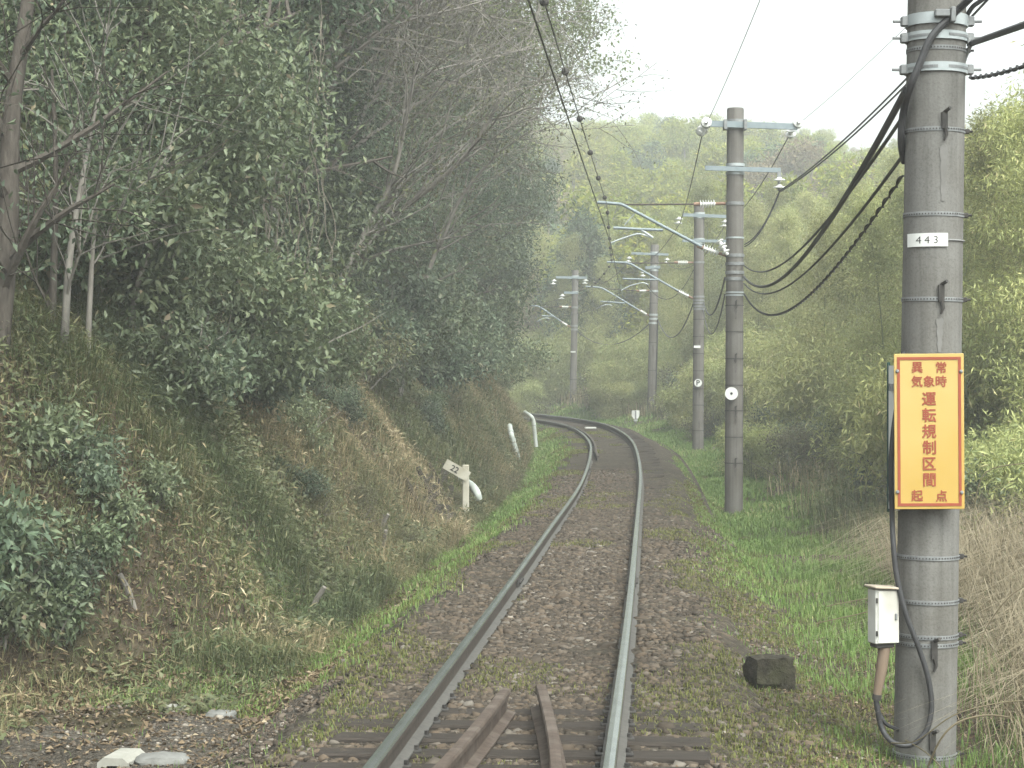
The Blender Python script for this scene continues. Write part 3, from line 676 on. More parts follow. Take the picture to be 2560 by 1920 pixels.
m = MB(); m.box(P(1683, 377, D2 - .2), (.08, .08, .12)); m.tube([P(1683, 380, D2 - .2), P(1683, 412, D2 - .2)], .03, 8); m.build('hanger', M['galv_dull'], root)
for v in (388, 404):
    m = MB(); m.lathe(P(1683, v - 5, D2 - .2), P(1683, v + 4, D2 - .2), [(0, .05), (.35, .06), (.5, .12), (.75, .125), (.8, .06), (1, .04)], 16); m.build('insulator', M['porcelain'], root)
cantilever(root, D2, [(1290, 437), (1318, 439), (1341, 441), (1350, 445), (1516, 533)], [(1348, 442), (1508, 441)], ((1511, 441), (1546, 440)), ((1518, 535), (1553, 547)),
           [(1325, 492), (1380, 495), (1432, 497)], [(1319, 525), (1345, 515), (1370, 507), (1385, 506), (1410, 514)])
m = MB(); m.tube([P(1349, 486, D2), P(1374, 458, D2)], .012, 6); m.tube([P(1385, 497, D2 - .03), P(1410, 514, D2 - .03)], .03, 6); m.build('stay', M['galv'], root)
thin_bands(root, ax2, D2, (440, 552, 570, 589, 603), 7, M['galv_dull'], .015); thin_bands(root, ax2, D2, (514, 632, 638), 3.5, M['galv'], .012)
thin_bands(root, ax2, D2, (660, 717, 775, 832, 887, 944, 1000), 2.2)
for v in (656, 771, 884, 996): step_bracket(root, ax2, v, D2, .03); stain(root, ax2, v + 4, v + 34, .2, .03, M['stain'])
m = MB()
for k in range(2): disc_string(root, P(1553 + 8 * k, 520 + 14 * k, D2 - .1), (.3, -.2, -.5), .09, 2)
def disc_sign(u, v, D, rpx, name, label, dot=None, letter=None):
    p = P(u, v, D); r = rpx * K / F * D; o = empty(name, p); tag(o, label, 'sign')
    m = MB(); m.lathe(p + Vector((0, .012, 0)), p, [(0, r * .98), (.3, r), (1, r)], 32); m.build('panel', M['white'], o)
    if dot:
        m = MB(); m.lathe(p + Vector((0, -.001, 0)), p + Vector((0, -.006, 0)), [(0, r * dot), (1, r * dot)], 16); m.build('centre_dot', M['black'], o)
    if letter:
        text_mesh([(letter, 0, 0, r * 1.75)], None, '', p + Vector((0, -.003, 0)), X1, Z1, 0, thick=.03).build('lettering', M['black'], o, False)
        m = MB(); n = 40; V = []
        for i in range(n):
            a = 2 * math.pi * i / n
            for q in (.9, 1.0): V.append(p + Vector((math.cos(a) * r * q, -.0022, math.sin(a) * r * q)))
        m.add(V, [(2 * i, 2 * i + 1, (2 * i + 3) % (2 * n), (2 * i + 2) % (2 * n)) for i in range(n)]); m.build('rim', M['galv_dull'], o, False)
    m = MB(); m.tube([p + Vector((0, .012, 0)), p + Vector((.02, .1, 0))], .02, 6); m.build('bracket', M['galv_dull'], o)
disc_sign(1580, 850, D2 - .27, 14, 'disc_sign', 'round white disc with a small black centre dot on the second pole', dot=.2)

# third pole
D3 = 64.0
root, ax3 = make_pole(D3, 1510.5, 447, 22, 1507.5, 1000, 25, M['concrete_far']); r3 = root
tag(root, 'brownish concrete catenary pole carrying the round P sign', 'catenary pole')
arm(root, D3, 1474, 1572, 464, 7, -.15, v2=468); arm(root, D3, 1474, 1572, 520, 6, -.15, v2=521)
thin_bands(root, ax3, D3, (461, 470, 517, 526), 4, M['galv'], .02)
for (u, v) in ((1467, 472), (1566, 478)):
    for k in range(2):
        q = P(u - 2 * k, v + 9 * k, D3 - .1); m = MB(); m.lathe(q + Vector((0, 0, .05)), q - Vector((0, 0, .05)), [(0, .05), (.4, .06), (.55, .13), (.8, .13), (1, .04)], 14); m.build('insulator', M['porcelain'], root)
cantilever(root, D3, [(1311, 566), (1350, 567), (1362, 570), (1466, 629)], [(1358, 568), (1462, 568)], ((1464, 567), (1486, 567)), ((1466, 629), (1488, 640)),
           [(1345, 602), (1400, 604), (1425, 604)], [(1341, 628), (1362, 617), (1388, 611), (1400, 615)])
thin_bands(root, ax3, D3, (567, 641, 649, 655, 662, 668), 4, M['galv_dull'], .015); thin_bands(root, ax3, D3, (690, 727, 764, 801, 840, 875, 930), 1.8)
for v in (722, 835, 900): stain(root, ax3, v, v + 24, .25, .1, M['stain'])
m = MB(); p = P(1506, 749, D3 - .24); m.box(p, (.21, .012, .075)); m.build('number_plate', M['white'], root, False)
disc_sign(1508, 827, D3 - .28, 9, 'disc_sign', 'round white sign lettered with a black P on the third pole', letter='P')

# fourth pole
D4 = 85.0
root, ax4 = make_pole(D4, 1414.5, 530, 17, 1406.5, 926, 19.5, M['concrete_far']); r4 = root
tag(root, 'concrete catenary pole with a black downlead beside the small white shield post', 'catenary pole')
arm(root, D4, 1364, 1444, 547, 5, -.15, v2=550); arm(root, D4, 1394, 1426, 578, 6, -.15, v2=577)
thin_bands(root, ax4, D4, (546, 576, 584), 4, M['galv'], .02)
for (u, v) in ((1359, 557), (1441, 560), (1390, 588)):
    for k in range(2):
        q = P(u - 2 * k, v + 7 * k, D4 - .1); m = MB(); m.lathe(q + Vector((0, 0, .05)), q - Vector((0, 0, .05)), [(0, .05), (.4, .06), (.55, .13), (.8, .13), (1, .04)], 12); m.build('insulator', M['porcelain'], root)
cantilever(root, D4, [(1265, 619), (1295, 621), (1304, 624), (1382, 671)], [(1300, 623), (1378, 628)], ((1381, 628), (1396, 628)), ((1383, 671), (1397, 679)),
           [(1297, 651), (1325, 653), (1350, 655)], [(1288, 667), (1302, 660), (1315, 658), (1322, 661)], .036)
thin_bands(root, ax4, D4, (629, 680, 689, 698), 4, M['galv'], .015); thin_bands(root, ax4, D4, (655, 740, 800, 860, 905), 1.6)
for v in (745, 830, 880): stain(root, ax4, v, v + 26, .3, .0, M['stain'])
m = MB(); m.tube([P(1421, 690, D4 - .15), P(1419, 780, D4 - .15), P(1415, 925, D4 - .15)], .024, 6); m.build('downlead', M['cable'], root)

# fifth pole
D5 = 98.0
root, ax5 = make_pole(D5, 1243, 585, 14, 1237, 902, 15, M['concrete_far']); r5 = root
tag(root, 'farthest concrete catenary pole, standing where the rails bend out of sight', 'catenary pole')
arm(root, D5, 1201, 1268, 599, 5, -.15, v2=600); arm(root, D5, 1218, 1248, 632, 5, -.15, v2=633)
thin_bands(root, ax5, D5, (597, 631), 4, M['galv'], .02)
for (u, v) in ((1197, 606), (1265, 605), (1215, 638)):
    for k in range(2):
        q = P(u - 2 * k, v + 6 * k, D5 - .1); m = MB(); m.lathe(q + Vector((0, 0, .06)), q - Vector((0, 0, .06)), [(0, .05), (.4, .06), (.55, .14), (.8, .14), (1, .04)], 12); m.build('insulator', M['porcelain'], root)
cantilever(root, D5, [(1145, 660), (1160, 661), (1168, 664), (1213, 695)], [(1166, 663), (1212, 663)], ((1214, 663), (1228, 663)), ((1214, 696), (1226, 703)),
           [(1170, 682), (1185, 683), (1196, 683)], [(1160, 695), (1172, 688), (1182, 687), (1188, 690)], .036)
thin_bands(root, ax5, D5, (664, 704, 712), 4, M['galv_dull'], .015); thin_bands(root, ax5, D5, (760, 820, 870), 1.6)
m = MB(); m.box(P(1238, 760, D5 - .24), (.24, .012, .07)); m.build('number_plate', M['white'], root, False)

# ---------------------------------------------------------------- wires
def cat_pts(a, b, sag, n=28):
    a = Vector(a); b = Vector(b); return [a.lerp(b, i / n) - Vector((0, 0, 4 * sag * (i / n) * (1 - i / n))) for i in range(n + 1)]
def proj(p): return ((p.x / p.y * F + 1280) / K, (YH - (p.z - CAMZ) / p.y * F) / K)
def fit_sag(a, b, u, v):
    best = (1e9, 0)
    for k in range(121):
        s_ = k * .025 - .2
        dm = min((proj(p)[0] - u) ** 2 + (proj(p)[1] - v) ** 2 for p in cat_pts(a, b, s_, 80) if p.y > 3)
        if dm < best[0]: best = (dm, s_)
    return best[1]
def wire(name, a, b, r, mat, label, thru=None, sag=.1, cat='wire', twist=0, group=None, n=40):
    if thru: sag = fit_sag(a, b, *thru)
    pts = cat_pts(a, b, sag, n); m = MB()
    m.tube(pts, r, 6)
    if twist:
        L = sum((pts[i + 1] - pts[i]).length for i in range(len(pts) - 1)); N = int(L / .03); q = []
        for i in range(N + 1):
            t = i / N * (len(pts) - 1); j = min(int(t), len(pts) - 2); p = pts[j].lerp(pts[j + 1], t - j); an = i * .03 / twist * 2 * math.pi
            q.append(p + Vector((math.cos(an), 0, math.sin(an))) * r * 1.7)
        m.tube(q, r * .9, 4)
    return tag(m.build(name, mat), label, cat, group)
cw = [Vector((-.66, 3.5, 4.55)), P(1319, 525, D2 - .03), P(1341, 628, D3 - .03), P(1288, 667, D4 - .03), P(1160, 695, D5 - .03), Vector((-9, 116, 4.6))]
m = MB(); pts = []
for a, b in zip(cw[:-1], cw[1:]): pts += cat_pts(a, b, .03, 12)[:-1]
m.tube(pts + [cw[-1]], .0085, 6); tag(m.build('contact_wire', M['wire']), 'lower overhead contact wire running above the track, without beads', 'wire')
mw = [Vector((-.8, 3.5, 5.4)), P(1311, 441, D2 - .02), P(1322, 567, D3 - .02), P(1275, 620, D4 - .02), P(1150, 660, D5 - .02), Vector((-9, 116, 5.4))]
m = MB(); pts = []
for a, b in zip(mw[:-1], mw[1:]): pts += cat_pts(a, b, .1, 16)[:-1]
m.tube(pts + [mw[-1]], .0075, 6); mo = tag(m.build('messenger_wire', M['wire']), 'upper overhead wire strung with round black beads above the track', 'wire')
for a, b, ns in zip(mw[:3], mw[1:4], (9, 6, 5)):
    for i in range(ns):
        t = (i + .6) / ns if ns > 6 else (i + .5) / ns; p = a.lerp(b, t) - Vector((0, 0, .4 * t * (1 - t)))
        if p.y < 8: continue
        k = MB(); k.lathe(p - Vector((0, .045, 0)), p + Vector((0, .045, 0)), [(0, .01), (.15, .036), (.4, .045), (.6, .045), (.85, .036), (1, .01)], 12); k.build('bead', M['iron'], mo)
# feeders of the second pole, coming over the camera
e = P(1526, 268, D2 - .3); wire('feeder_wire', e, Vector((2.35, 5, 7.5)), .006, M['wire_pale'], 'thin pale wire rising from the left end of the second pole crossarm', (1640, 0))
e = P(1722, 270, D2 - .3); wire('feeder_wire', e, Vector((5.4, 5, 7.6)), .0045, M['wire_pale'], 'thinnest pale wire, from the right crossarm end towards the near pole', (1860, 150))
for k, (dv, tv) in enumerate(((0, 262), (3, 273))):
    a = P(1684, 412 + dv, D2 - .2); wire('insulated_wire', a, Vector((3.9, 4, 6.2 - .12 * k)), .014, M['cable'], ('upper' if k == 0 else 'lower') + ' of the paired dark wires leaving the two-disc insulator', (1858, tv + 8))
    b = P(1608, 528 + 5 * k, D2 + .1); wire('jumper_wire', b, a, .012, M['cable'], ('left' if k == 0 else 'right') + ' short dark wire from the two-disc insulator to the second pole', (1655, 475 + 6 * k))
# telecom cables between the near and the second pole
q = lambda u, v: P(u, v, D2 - .1)
wire('telecom_cable', P(1957, 195, 12.05), q(1606, 597), .023, M['cable'], 'thickest black cable sagging between the near and the second pole', (1800, 461), cat='cable')
wire('telecom_cable', P(1952, 250, 12.05), q(1607, 573), .013, M['cable'], 'black cable ending highest on the second pole, crossing the thickest one', (1735, 536), cat='cable')
wire('telecom_cable', P(1951, 335, 12.05), q(1607, 612), .012, M['cable'], 'plain black cable just above the twisted one', (1800, 528), cat='cable')
wire('telecom_cable', P(1950, 380, 12.05), q(1607, 634), .0075, M['cable'], 'twisted black cable hanging lowest between the two nearest poles', (1790, 592), cat='cable', twist=.42, n=60)
# wires leaving the near pole to the right
wire('stay_wire', P(2098, 94, 11.95), P(2330, 12, 8.5), .018, M['cable'], 'thick wire leaving the near pole to the right below its top clamps', sag=.0, cat='cable')
wire('telecom_cable', P(2094, 168, 11.95), P(2330, 90, 8.5), .0065, M['cable'], 'twisted black cable leaving the near pole to the right', sag=.03, cat='cable', twist=.22)
m = MB(); m.tube([P(2098, 94, 11.95), P(2085, 125, 11.98), P(2078, 150, 12.05)], .012, 6); m.tube([P(2098, 94, 11.95), P(2090, 86, 11.95)], .02, 6); m.box(P(2097, 92, 11.95), (.04, .04, .04)); tag(m.build('cable_clamp', M['galv_dull']), 'small steel clamp at the right edge of the near pole', 'clamp')
cable('cable', [P(2160, -30, 11.5), P(2118, 2, 11.8), P(2100, 16, 11.9), P(2084, 42, 12.0)], .014, M['cable'], 'short black cable at the top right edge of the near pole')
# pole to pole
G_ = 'wires strung from pole to pole'
def pw(a, b, label, r=.012, sag=.5, mat='wire'): wire('line_wire', a, b, r, M[mat], label, sag=sag, group=None)
pw(P(1518, 284, D2), P(1468, 484, D3), 'wire from the left crossarm insulators of the second pole to the third pole', sag=.15)
pw(P(1709, 284, D2), P(1565, 484, D3), 'wire from the right crossarm insulator running down behind the second pole', sag=.3)
pw(P(1466, 486, D3), P(1357, 566, D4), 'wire from the left insulators of the third pole to the fourth pole', sag=.5)
pw(P(1564, 490, D3), P(1440, 568, D4), 'wire from the right insulators of the third pole to the fourth pole', sag=.7)
pw(P(1357, 566, D4), P(1263, 612, D5), 'wire from the left crossarm end of the fourth pole to the farthest pole', sag=.4)
pw(P(1566, 600, D2), P(1520, 655, D3), 'black cable sagging from the second to the third pole', .02, .55, 'cable')
pw(P(1566, 636, D2), P(1519, 668, D3), 'thin dark cable lowest between the second and third poles', .014, .8, 'cable')
pw(P(1498, 655, D3), P(1422, 692, D4), 'black cable sagging from the third to the fourth pole', .022, .9, 'cable')
pw(P(1404, 698, D4), P(1246, 714, D5), 'black cable sagging from the fourth to the farthest pole', .022, .8, 'cable')
pw(P(1392, 607, D3), P(1498, 583, D3 + .1), 'looped lead hanging between the bracket and shaft of the third pole', .012, .75, 'cable')

# ---------------------------------------------------------------- posts, pipes and blocks along the line
DP = 35.6
pb = P(1006, 1100, DP); dp = empty('distance_post', pb); tag(dp, 'cream post with a tilted board numbered 22 at the bank foot', 'distance post')
pw_, ph = 14.5 * K / F * DP, 96 * K / F * DP
m = MB(); m.box(pb + Vector((0, 0, ph / 2 - .2)), (pw_, pw_, ph + .4), None, .015); m.build('post', M['post_paint'], dp)
b0, b1 = P(961, 1001, DP - .08), P(1012, 1030, DP - .08); m = MB(); m.beam(b0, b1, .03, 22 * K / F * DP); m.build('board', M['post_paint'], dp, False)
ux = (b1 - b0).normalized(); uz = Vector((-ux.z, 0, ux.x))
text_mesh([('22', 0, 0, .15)], None, '', b0.lerp(b1, .42) + Vector((0, -.018, 0)), ux, uz, 0, thick=.02).build('lettering', M['black'], dp, False)
def pipe(pts, D, r, label, joints=()):
    q = [P(u, v, d) for u, v, d in pts]; root = empty('drain_pipe', q[-1]); tag(root, label, 'drain pipe')
    m = MB(); m.tube(smooth(q, 5), r, 14); m.build('pipe', M['pvc'], root)
    for (i, t) in joints:
        c = q[i].lerp(q[i + 1], t); d = (q[i + 1] - q[i]).normalized(); m = MB(); m.tube([c - d * .05, c + d * .05], r * 1.13, 14); m.build('collar', M['pvc'], root)
        m = MB(); m.tube([c + d * .05, c + d * .065], r * 1.06, 14); m.build('joint', M['galv_dull'], root)
pipe([(955, 1012, 38.5), (978, 1028, 38), (1005, 1040, 37.5), (1020, 1050, 37), (1030, 1064, 36.6), (1034, 1078, 36.6)], 37, .07, 'white drain pipe bending out behind the 22 post', ((3, .7),))
pipe([(1101, 920, 50.5), (1104, 936, 50), (1109, 955, 50), (1116, 980, 50), (1125, 1012, 50)], 50, .066, 'jointed white drain pipe leaning against the bank beyond the 22 post', ((0, .9), (1, .8), (2, .8)))
pipe([(1134, 891, 60.5), (1146, 899, 60), (1152, 908, 60), (1154, 925, 60), (1158, 965, 60)], 60, .062, 'farthest white drain pipe, standing at the point of the bank', ((2, .4),))
ms = empty('marker_post', P(1373, 922, 82)); tag(ms, 'small white shield on a short post left of the fourth pole', 'marker post')
c = P(1373, 895, 82); w2 = 8.3 * K / F * 82; h2 = 9.5 * K / F * 82
m = MB(); sh_ = [(-w2, h2 * .9), (w2, h2 * .9), (w2, -h2 * .35), (w2 * .55, -h2), (-w2 * .55, -h2), (-w2, -h2 * .35)]
m.add([c + Vector((x, y, z)) for y in (-.01, .01) for x, z in sh_], [(0, 5, 4, 3, 2, 1), (6, 7, 8, 9, 10, 11)] + [(i, (i + 1) % 6, (i + 1) % 6 + 6, i + 6) for i in range(6)]); m.build('panel', M['white'], ms, False)
m = MB(); m.box(c + Vector((0, -.02, -.02)), (.055, .03, .34)); m.build('centre_bar', M['galv_dull'], ms, False)
m = MB(); m.tube([P(1373, 900, 82.05), P(1373, 932, 82.05)], .06, 10); m.build('post', M['greystone'], ms)
m = MB(); m.tube([P(1373, 906, 82), P(1373, 910, 82)], .085, 10); m.build('collar', M['pvc'], ms)
a = at(58.6, 0); m = MB(); m.box(Vector(a) + Vector((-.05, 0, -.03)), (.36, .16, .05), Matrix.Rotation(R(8), 3, 'Z'), .01); tag(m.build('track_marker', M['white']), 'small white block lying between the rails on the far curve', 'marker')
def PG(u, v):
    """where the sight line through (u, v) meets the ground"""
    D = 8.0
    while D < 120:
        p = P(u, v, D)
        if p.z < gz(p.x, p.y): break
        D += .05
    return p
def rock(name, c, size, mat, label, cat, seed, boxy=.5, rot=0):
    rr = np.random.default_rng(seed); import bmesh
    bm = bmesh.new(); bmesh.ops.create_cube(bm, size=1); bmesh.ops.subdivide_edges(bm, edges=bm.edges[:], cuts=5, use_grid_fill=True)
    for v in bm.verts:
        p = v.co.copy(); s_ = p.normalized() * .62; q = p.lerp(s_, 1 - boxy)
        n_ = (fbm(np.array([q.x * 5 + seed]), np.array([q.y * 5 + q.z * 7.3]), seed)[0] - .5); q *= 1 + n_ * (.3 if boxy != .7 else .5)
        v.co = Matrix.Rotation(rot, 3, 'Z') @ Vector((q.x * size[0], q.y * size[1], q.z * size[2]))
    me = bpy.data.meshes.new(name); bm.to_mesh(me); bm.free(); me.materials.append(mat); me.polygons.foreach_set('use_smooth', [True] * len(me.polygons))
    try: me.set_sharp_from_angle(angle=R(40))
    except Exception: pass
    o = link(name, me); o.location = c; return tag(o, label, cat)
z_ = PG(1665, 1490); z_.y += .1; z_.z = gz(z_.x, z_.y) + .09; rock('concrete_block', z_, (.285, .25, .25), M['mossrock'], 'dark mossy concrete block on the gravel right of the rails', 'concrete block', 3, .7, .25)
z_ = PG(350, 1652); z_.z += .02; rock('rock', z_, (.3, .24, .09), M['greystone'], 'flat grey rock beside the concrete channel at bottom left', 'rock', 5, .4, .1)
z_ = PG(380, 1538); z_.z += .02; rock('rock', z_, (.15, .16, .06), M['pale_concrete'], 'small pale flat stone behind the gravel at bottom left', 'rock', 6, .7, .2)
z_ = PG(478, 1550); z_.z += .015; rock('rock', z_, (.2, .16, .06), M['greystone'], 'flat grey stone right of the small pale one at bottom left', 'rock', 8, .6, -.1)
# open end of a concrete cable channel
cc = PG(243, 1672); cc.z = P(243, 1638, cc.y).z - .06; m = MB(); hw, th_, hh = .098, .04, .16
prof = [(-hw - .03, -hh - .12), (-hw, .03), (-hw + .035, .06), (hw - .035, .06), (hw, .03), (hw + .03, -hh - .12), (hw - .035, -hh - .12), (hw - .05, -.005), (hw - .065, .012), (-hw + .065, .012), (-hw + .05, -.005), (-hw + .035, -hh - .12)]
n = len(prof); Rz = Matrix.Rotation(R(-8), 3, 'Z'); V = [cc + Rz @ Vector((x, y, z)) for y in (0, .34) for x, z in prof]
m.add(V, [(i, (i + 1) % n, (i + 1) % n + n, i + n) for i in range(n)] + [(0, 1, 10, 11), (1, 2, 9, 10), (2, 3, 8, 9), (3, 4, 7, 8), (4, 5, 6, 7)]); ct = m.build('cable_channel', M['pale_concrete'], None, False)
tag(ct, 'pale concrete cable channel with its dark open end at bottom left', 'cable channel')

# ---------------------------------------------------------------- growing things
def wander(r, p, d, L, n, wob, droop=0):
    pts = [p]; d = d / np.linalg.norm(d)
    for i in range(n):
        d = d + r.normal(0, wob, 3); d[2] -= droop; d = d / np.linalg.norm(d); p = p + d * L / n; pts.append(p)
    return pts, d
def perp_dir(r, d, ang):
    a = np.cross(d, r.normal(0, 1, 3)); a /= np.linalg.norm(a); return d * math.cos(ang) + a * math.sin(ang)
def skeleton(seed, H, r0, lean, n1, n2, n3, spread, L1, L2, L3, start=.25, droop=.0, wob=.08):
    """branching tubes; returns a MB with the wood and arrays of twig points and directions"""
    r = np.random.default_rng(seed); m = MB(); tips = []; td = []
    d0 = np.array([lean[0], lean[1], 1.]); tr, dd = wander(r, np.zeros(3), d0, H, 10, wob * .6)
    m.tube(tr, [r0 * (1 - .85 * i / 10) for i in range(11)], 8)
    for i in range(n1):
        t = start + (1 - start) * (i + r.uniform(0, 1)) / n1; f = t * 10; j = min(int(f), 9); p = tr[j] + (tr[j + 1] - tr[j]) * (f - j)
        d = perp_dir(r, d0 / np.linalg.norm(d0), R(r.uniform(*spread))); d[:2] += np.array(lean) * .9
        L = L1 * (1.15 - .75 * t) * r.uniform(.7, 1.2); rb = r0 * (1 - .8 * t) * .55
        b, d1 = wander(r, p, d, L, 6, wob, droop); m.tube(b, [rb * (1 - .8 * k / 6) for k in range(7)], 5, False)
        for k in range(n2):
            f = (.2 + .8 * (k + r.uniform(0, 1)) / n2) * 6; j = min(int(f), 5); p2 = b[j] + (b[j + 1] - b[j]) * (f - j)
            d = perp_dir(r, nrm((b[j + 1] - b[j])[None])[0], R(r.uniform(20, 60))); c, d2 = wander(r, p2, d, L2 * r.uniform(.6, 1.2), 5, wob * 1.4, droop * 1.5)
            m.tube(c, [max(rb * .4 * (1 - .7 * q / 5), .004) for q in range(6)], 4, False)
            for q in range(n3):
                f = (.15 + .85 * (q + r.uniform(0, 1)) / n3) * 5; j = min(int(f), 4); p3 = c[j] + (c[j + 1] - c[j]) * (f - j)
                d = perp_dir(r, nrm((c[j + 1] - c[j])[None])[0], R(r.uniform(15, 55))); e, d3 = wander(r, p3, d, L3 * r.uniform(.6, 1.2), 3, wob * 1.6, droop * 2)
                m.tube(e, [max(rb * .2, .0045), .0045, .004, .0025], 3, False); tips += e[1:]; td += [d3] * 3
    return m, np.array(tips), np.array(td)
def cluster_leaves(r, C_, n, spread, L, W, up=.3, hang=.0):
    """n leaves round every centre"""
    Pn = np.repeat(C_, n, 0); off_ = r.normal(0, 1, Pn.shape) * spread; Pn = Pn + off_
    d = nrm(r.normal(0, 1, Pn.shape) + off_ / max(spread, 1e-6) * .6 + np.array([0, 0, -hang])); no = nrm(r.normal(0, .55, Pn.shape) + np.array([0, 0, 1.]) * (up + .5))
    s_ = r.uniform(.6, 1.25, len(Pn)); return leaves(Pn, d, no, L * s_, W * s_)
def crown_pts(r, n, lobes):
    """points spread through overlapping lobes (x, y, z, rx, rz), thicker towards each skin"""
    lb = np.array(lobes); w_ = lb[:, 3] ** 2 * lb[:, 4]; k = r.choice(len(lb), n, p=w_ / w_.sum()); v = nrm(r.normal(0, 1, (n, 3))) * (r.uniform(0, 1, (n, 1)) ** .42)
    v = v * (1 + .25 * r.normal(0, 1, (n, 1)) * .3)
    return lb[k, :3] + v * np.stack([lb[k, 3], lb[k, 3], lb[k, 4]], 1)
MESH = {}
def var_rnd(r, n_leaf, per, base=None):
    a = np.clip(r.beta(2, 2.2, n_leaf) if base is None else base, 0, 1); return np.repeat(a, per)
def evergreen(seed, H, Wd, nleaf, L, Wl, mat, low=.12, nl=16, clump=5, spread=.22):
    r = np.random.default_rng(seed); m, tips, td = skeleton(seed, H * .92, .02 * H, (r.normal(0, .06), r.normal(0, .06)), 9, 4, 0, (35, 75), Wd * .5, Wd * .2, .3, .15)
    lobes = []
    for i in range(nl):
        z = H * (low + (1 - low) * r.uniform(0, 1) ** .9); ww = math.sin(math.pi * min(.97, max(.12, .15 + .8 * z / H))) ** .6; a = r.uniform(0, 6.28); q = Wd * .5 * ww * r.uniform(.2, .85)
        lobes.append((math.cos(a) * q, math.sin(a) * q, z * .93, Wd * r.uniform(.14, .27), Wd * r.uniform(.12, .24)))
    C_ = crown_pts(r, nleaf // clump, lobes); V, Fc = cluster_leaves(r, C_, clump, spread, L, Wl, .25, .25)
    cl = np.repeat(r.normal(.45, .17, len(C_)), clump); return m.mesh('trunk', M['bark_dark']), np_mesh('crown', V, Fc, M[mat], np.repeat(np.clip(cl + r.normal(0, .16, len(cl)), 0, 1), 2))
for i in range(3): MESH['ev%d' % i] = evergreen(20 + i, 9.5, 5.2, 40000, .125, .048, 'lf_dark')
for i in range(2): MESH['eh%d' % i] = evergreen(26 + i, 9.5, 5.4, 42000, .105, .04, 'lf_dark' if i else 'lf_mid', low=.14, nl=17)
for i in range(2): MESH['md%d' % i] = evergreen(30 + i, 8.5, 4.8, 34000, .12, .045, 'lf_mid', nl=18)
for i in range(3):
    r = np.random.default_rng(50 + i); m, tips, td = skeleton(50 + i, 9.5, .12, ((.18, .26, .12)[i], -.1), 12, 9, 9, (20, 55), 5.6, 2.0, .95, .22, .0, .09)
    C_ = tips[r.random(len(tips)) < .55]; V, Fc = cluster_leaves(r, C_, 3, .07, .075, .035, .3)
    MESH['bare%d' % i] = (m.mesh('trunk', [M['twig']]), np_mesh('crown', V, Fc, M['lf_bud'], var_rnd(r, len(V) // 4, 2)))
for i in range(2):
    r = np.random.default_rng(60 + i); m, tips, td = skeleton(60 + i, 12, .13, (.22, -.05), 11, 7, 7, (25, 60), 5.2, 1.9, .8, .4, .0, .08)
    C_ = tips[r.random(len(tips)) < .9]; V, Fc = cluster_leaves(r, C_, 5, .13, .13, .07, .3)
    MESH['fresh%d' % i] = (m.mesh('trunk', M['twig']), np_mesh('crown', V, Fc, M['lf_fresh'], var_rnd(r, len(V) // 4, 2)))
def shrub(seed, H, Wd, n, L, Wl, mat, wood='twig', hang=.1):
    r = np.random.default_rng(seed); m = MB()
    for k in range(9):
        p, _ = wander(r, np.array([r.normal(0, .1), r.normal(0, .1), -.1]), np.array([r.normal(0, .5), r.normal(0, .5), 1.]), H * r.uniform(.7, 1.05), 5, .15); m.tube(p, [.018, .015, .012, .009, .006, .003], 4, False)
    lobes = [(r.normal(0, Wd * .22), r.normal(0, Wd * .22), H * r.uniform(.15, .8), Wd * r.uniform(.16, .3), H * r.uniform(.14, .26)) for _ in range(9)]
    C_ = crown_pts(r, n // 4, lobes); V, Fc = cluster_leaves(r, C_, 4, .1, L, Wl, .4, hang)
    cl = np.repeat(r.normal(.45, .18, len(C_)), 4); return m.mesh('stem', M[wood]), np_mesh('foliage', V, Fc, M[mat], np.repeat(np.clip(cl + r.normal(0, .15, len(cl)), 0, 1), 2))
for i in range(3): MESH['sh%d' % i] = shrub(70 + i, 1.5, 2.0, 5200, .115, .05, 'lf_dark')
for i in range(2): MESH['lo%d' % i] = shrub(77 + i, .8, 1.25, 1500, .12, .05, 'lf_dark' if i else 'lf_mid', hang=.3)
for i in range(2): MESH['sm%d' % i] = shrub(80 + i, 1.5, 2.0, 5600, .1, .042, 'lf_mid')
for i in range(2): MESH['sb%d' % i] = shrub(90 + i, 1.7, 2.2, 3600, .09, .035, 'lf_bud')
for i in range(2): MESH['sy%d' % i] = shrub(95 + i, 2.0, 2.2, 11000, .12, .028, 'lf_bamboo', 'culm', .35)
for i in range(5):        # bamboo: a drooping culm feathered with narrow leaves
    r = np.random.default_rng(100 + i); m = MB(); H = 9.5; a = r.uniform(0, 6.28); ld = np.array([math.cos(a), math.sin(a), 0]); ts = np.linspace(0, 1, 15)
    sp = [np.array([0, 0, H * t]) * (1 - .06 * t * t) + ld * (1.5 * t ** 2.6) for t in ts]; m.tube(sp, [.045 * (1 - .9 * t) + .004 for t in ts], 6)
    C_ = []
    for k in range(85):
        t = .06 + .94 * r.uniform(0, 1) ** .85; f = t * 14; j = min(int(f), 13); p = sp[j] + (sp[j + 1] - sp[j]) * (f - j); an = r.uniform(0, 6.28); L = (1.35 * math.sin(math.pi * min(1, .2 + .75 * t)) + .25) * r.uniform(.6, 1.2)
        b, _ = wander(r, p, np.array([math.cos(an), math.sin(an), .65]), L, 4, .12, .12); m.tube(b, [.008, .006, .005, .004, .003], 3, False)
        for q in b[1:]: C_ += [q + r.normal(0, .1, 3) for _ in range(4)]
    C_ = np.array(C_); V, Fc = cluster_leaves(r, C_, 13, .14, .14, .03, .2, .6); cl = np.repeat(r.normal(.45, .17, len(C_)), 13)
    MESH['bam%d' % i] = (m.mesh('culm', M['culm']), np_mesh('foliage', V, Fc, M['lf_bamboo'], np.repeat(np.clip(cl + r.normal(0, .15, len(cl)), 0, 1), 2)))
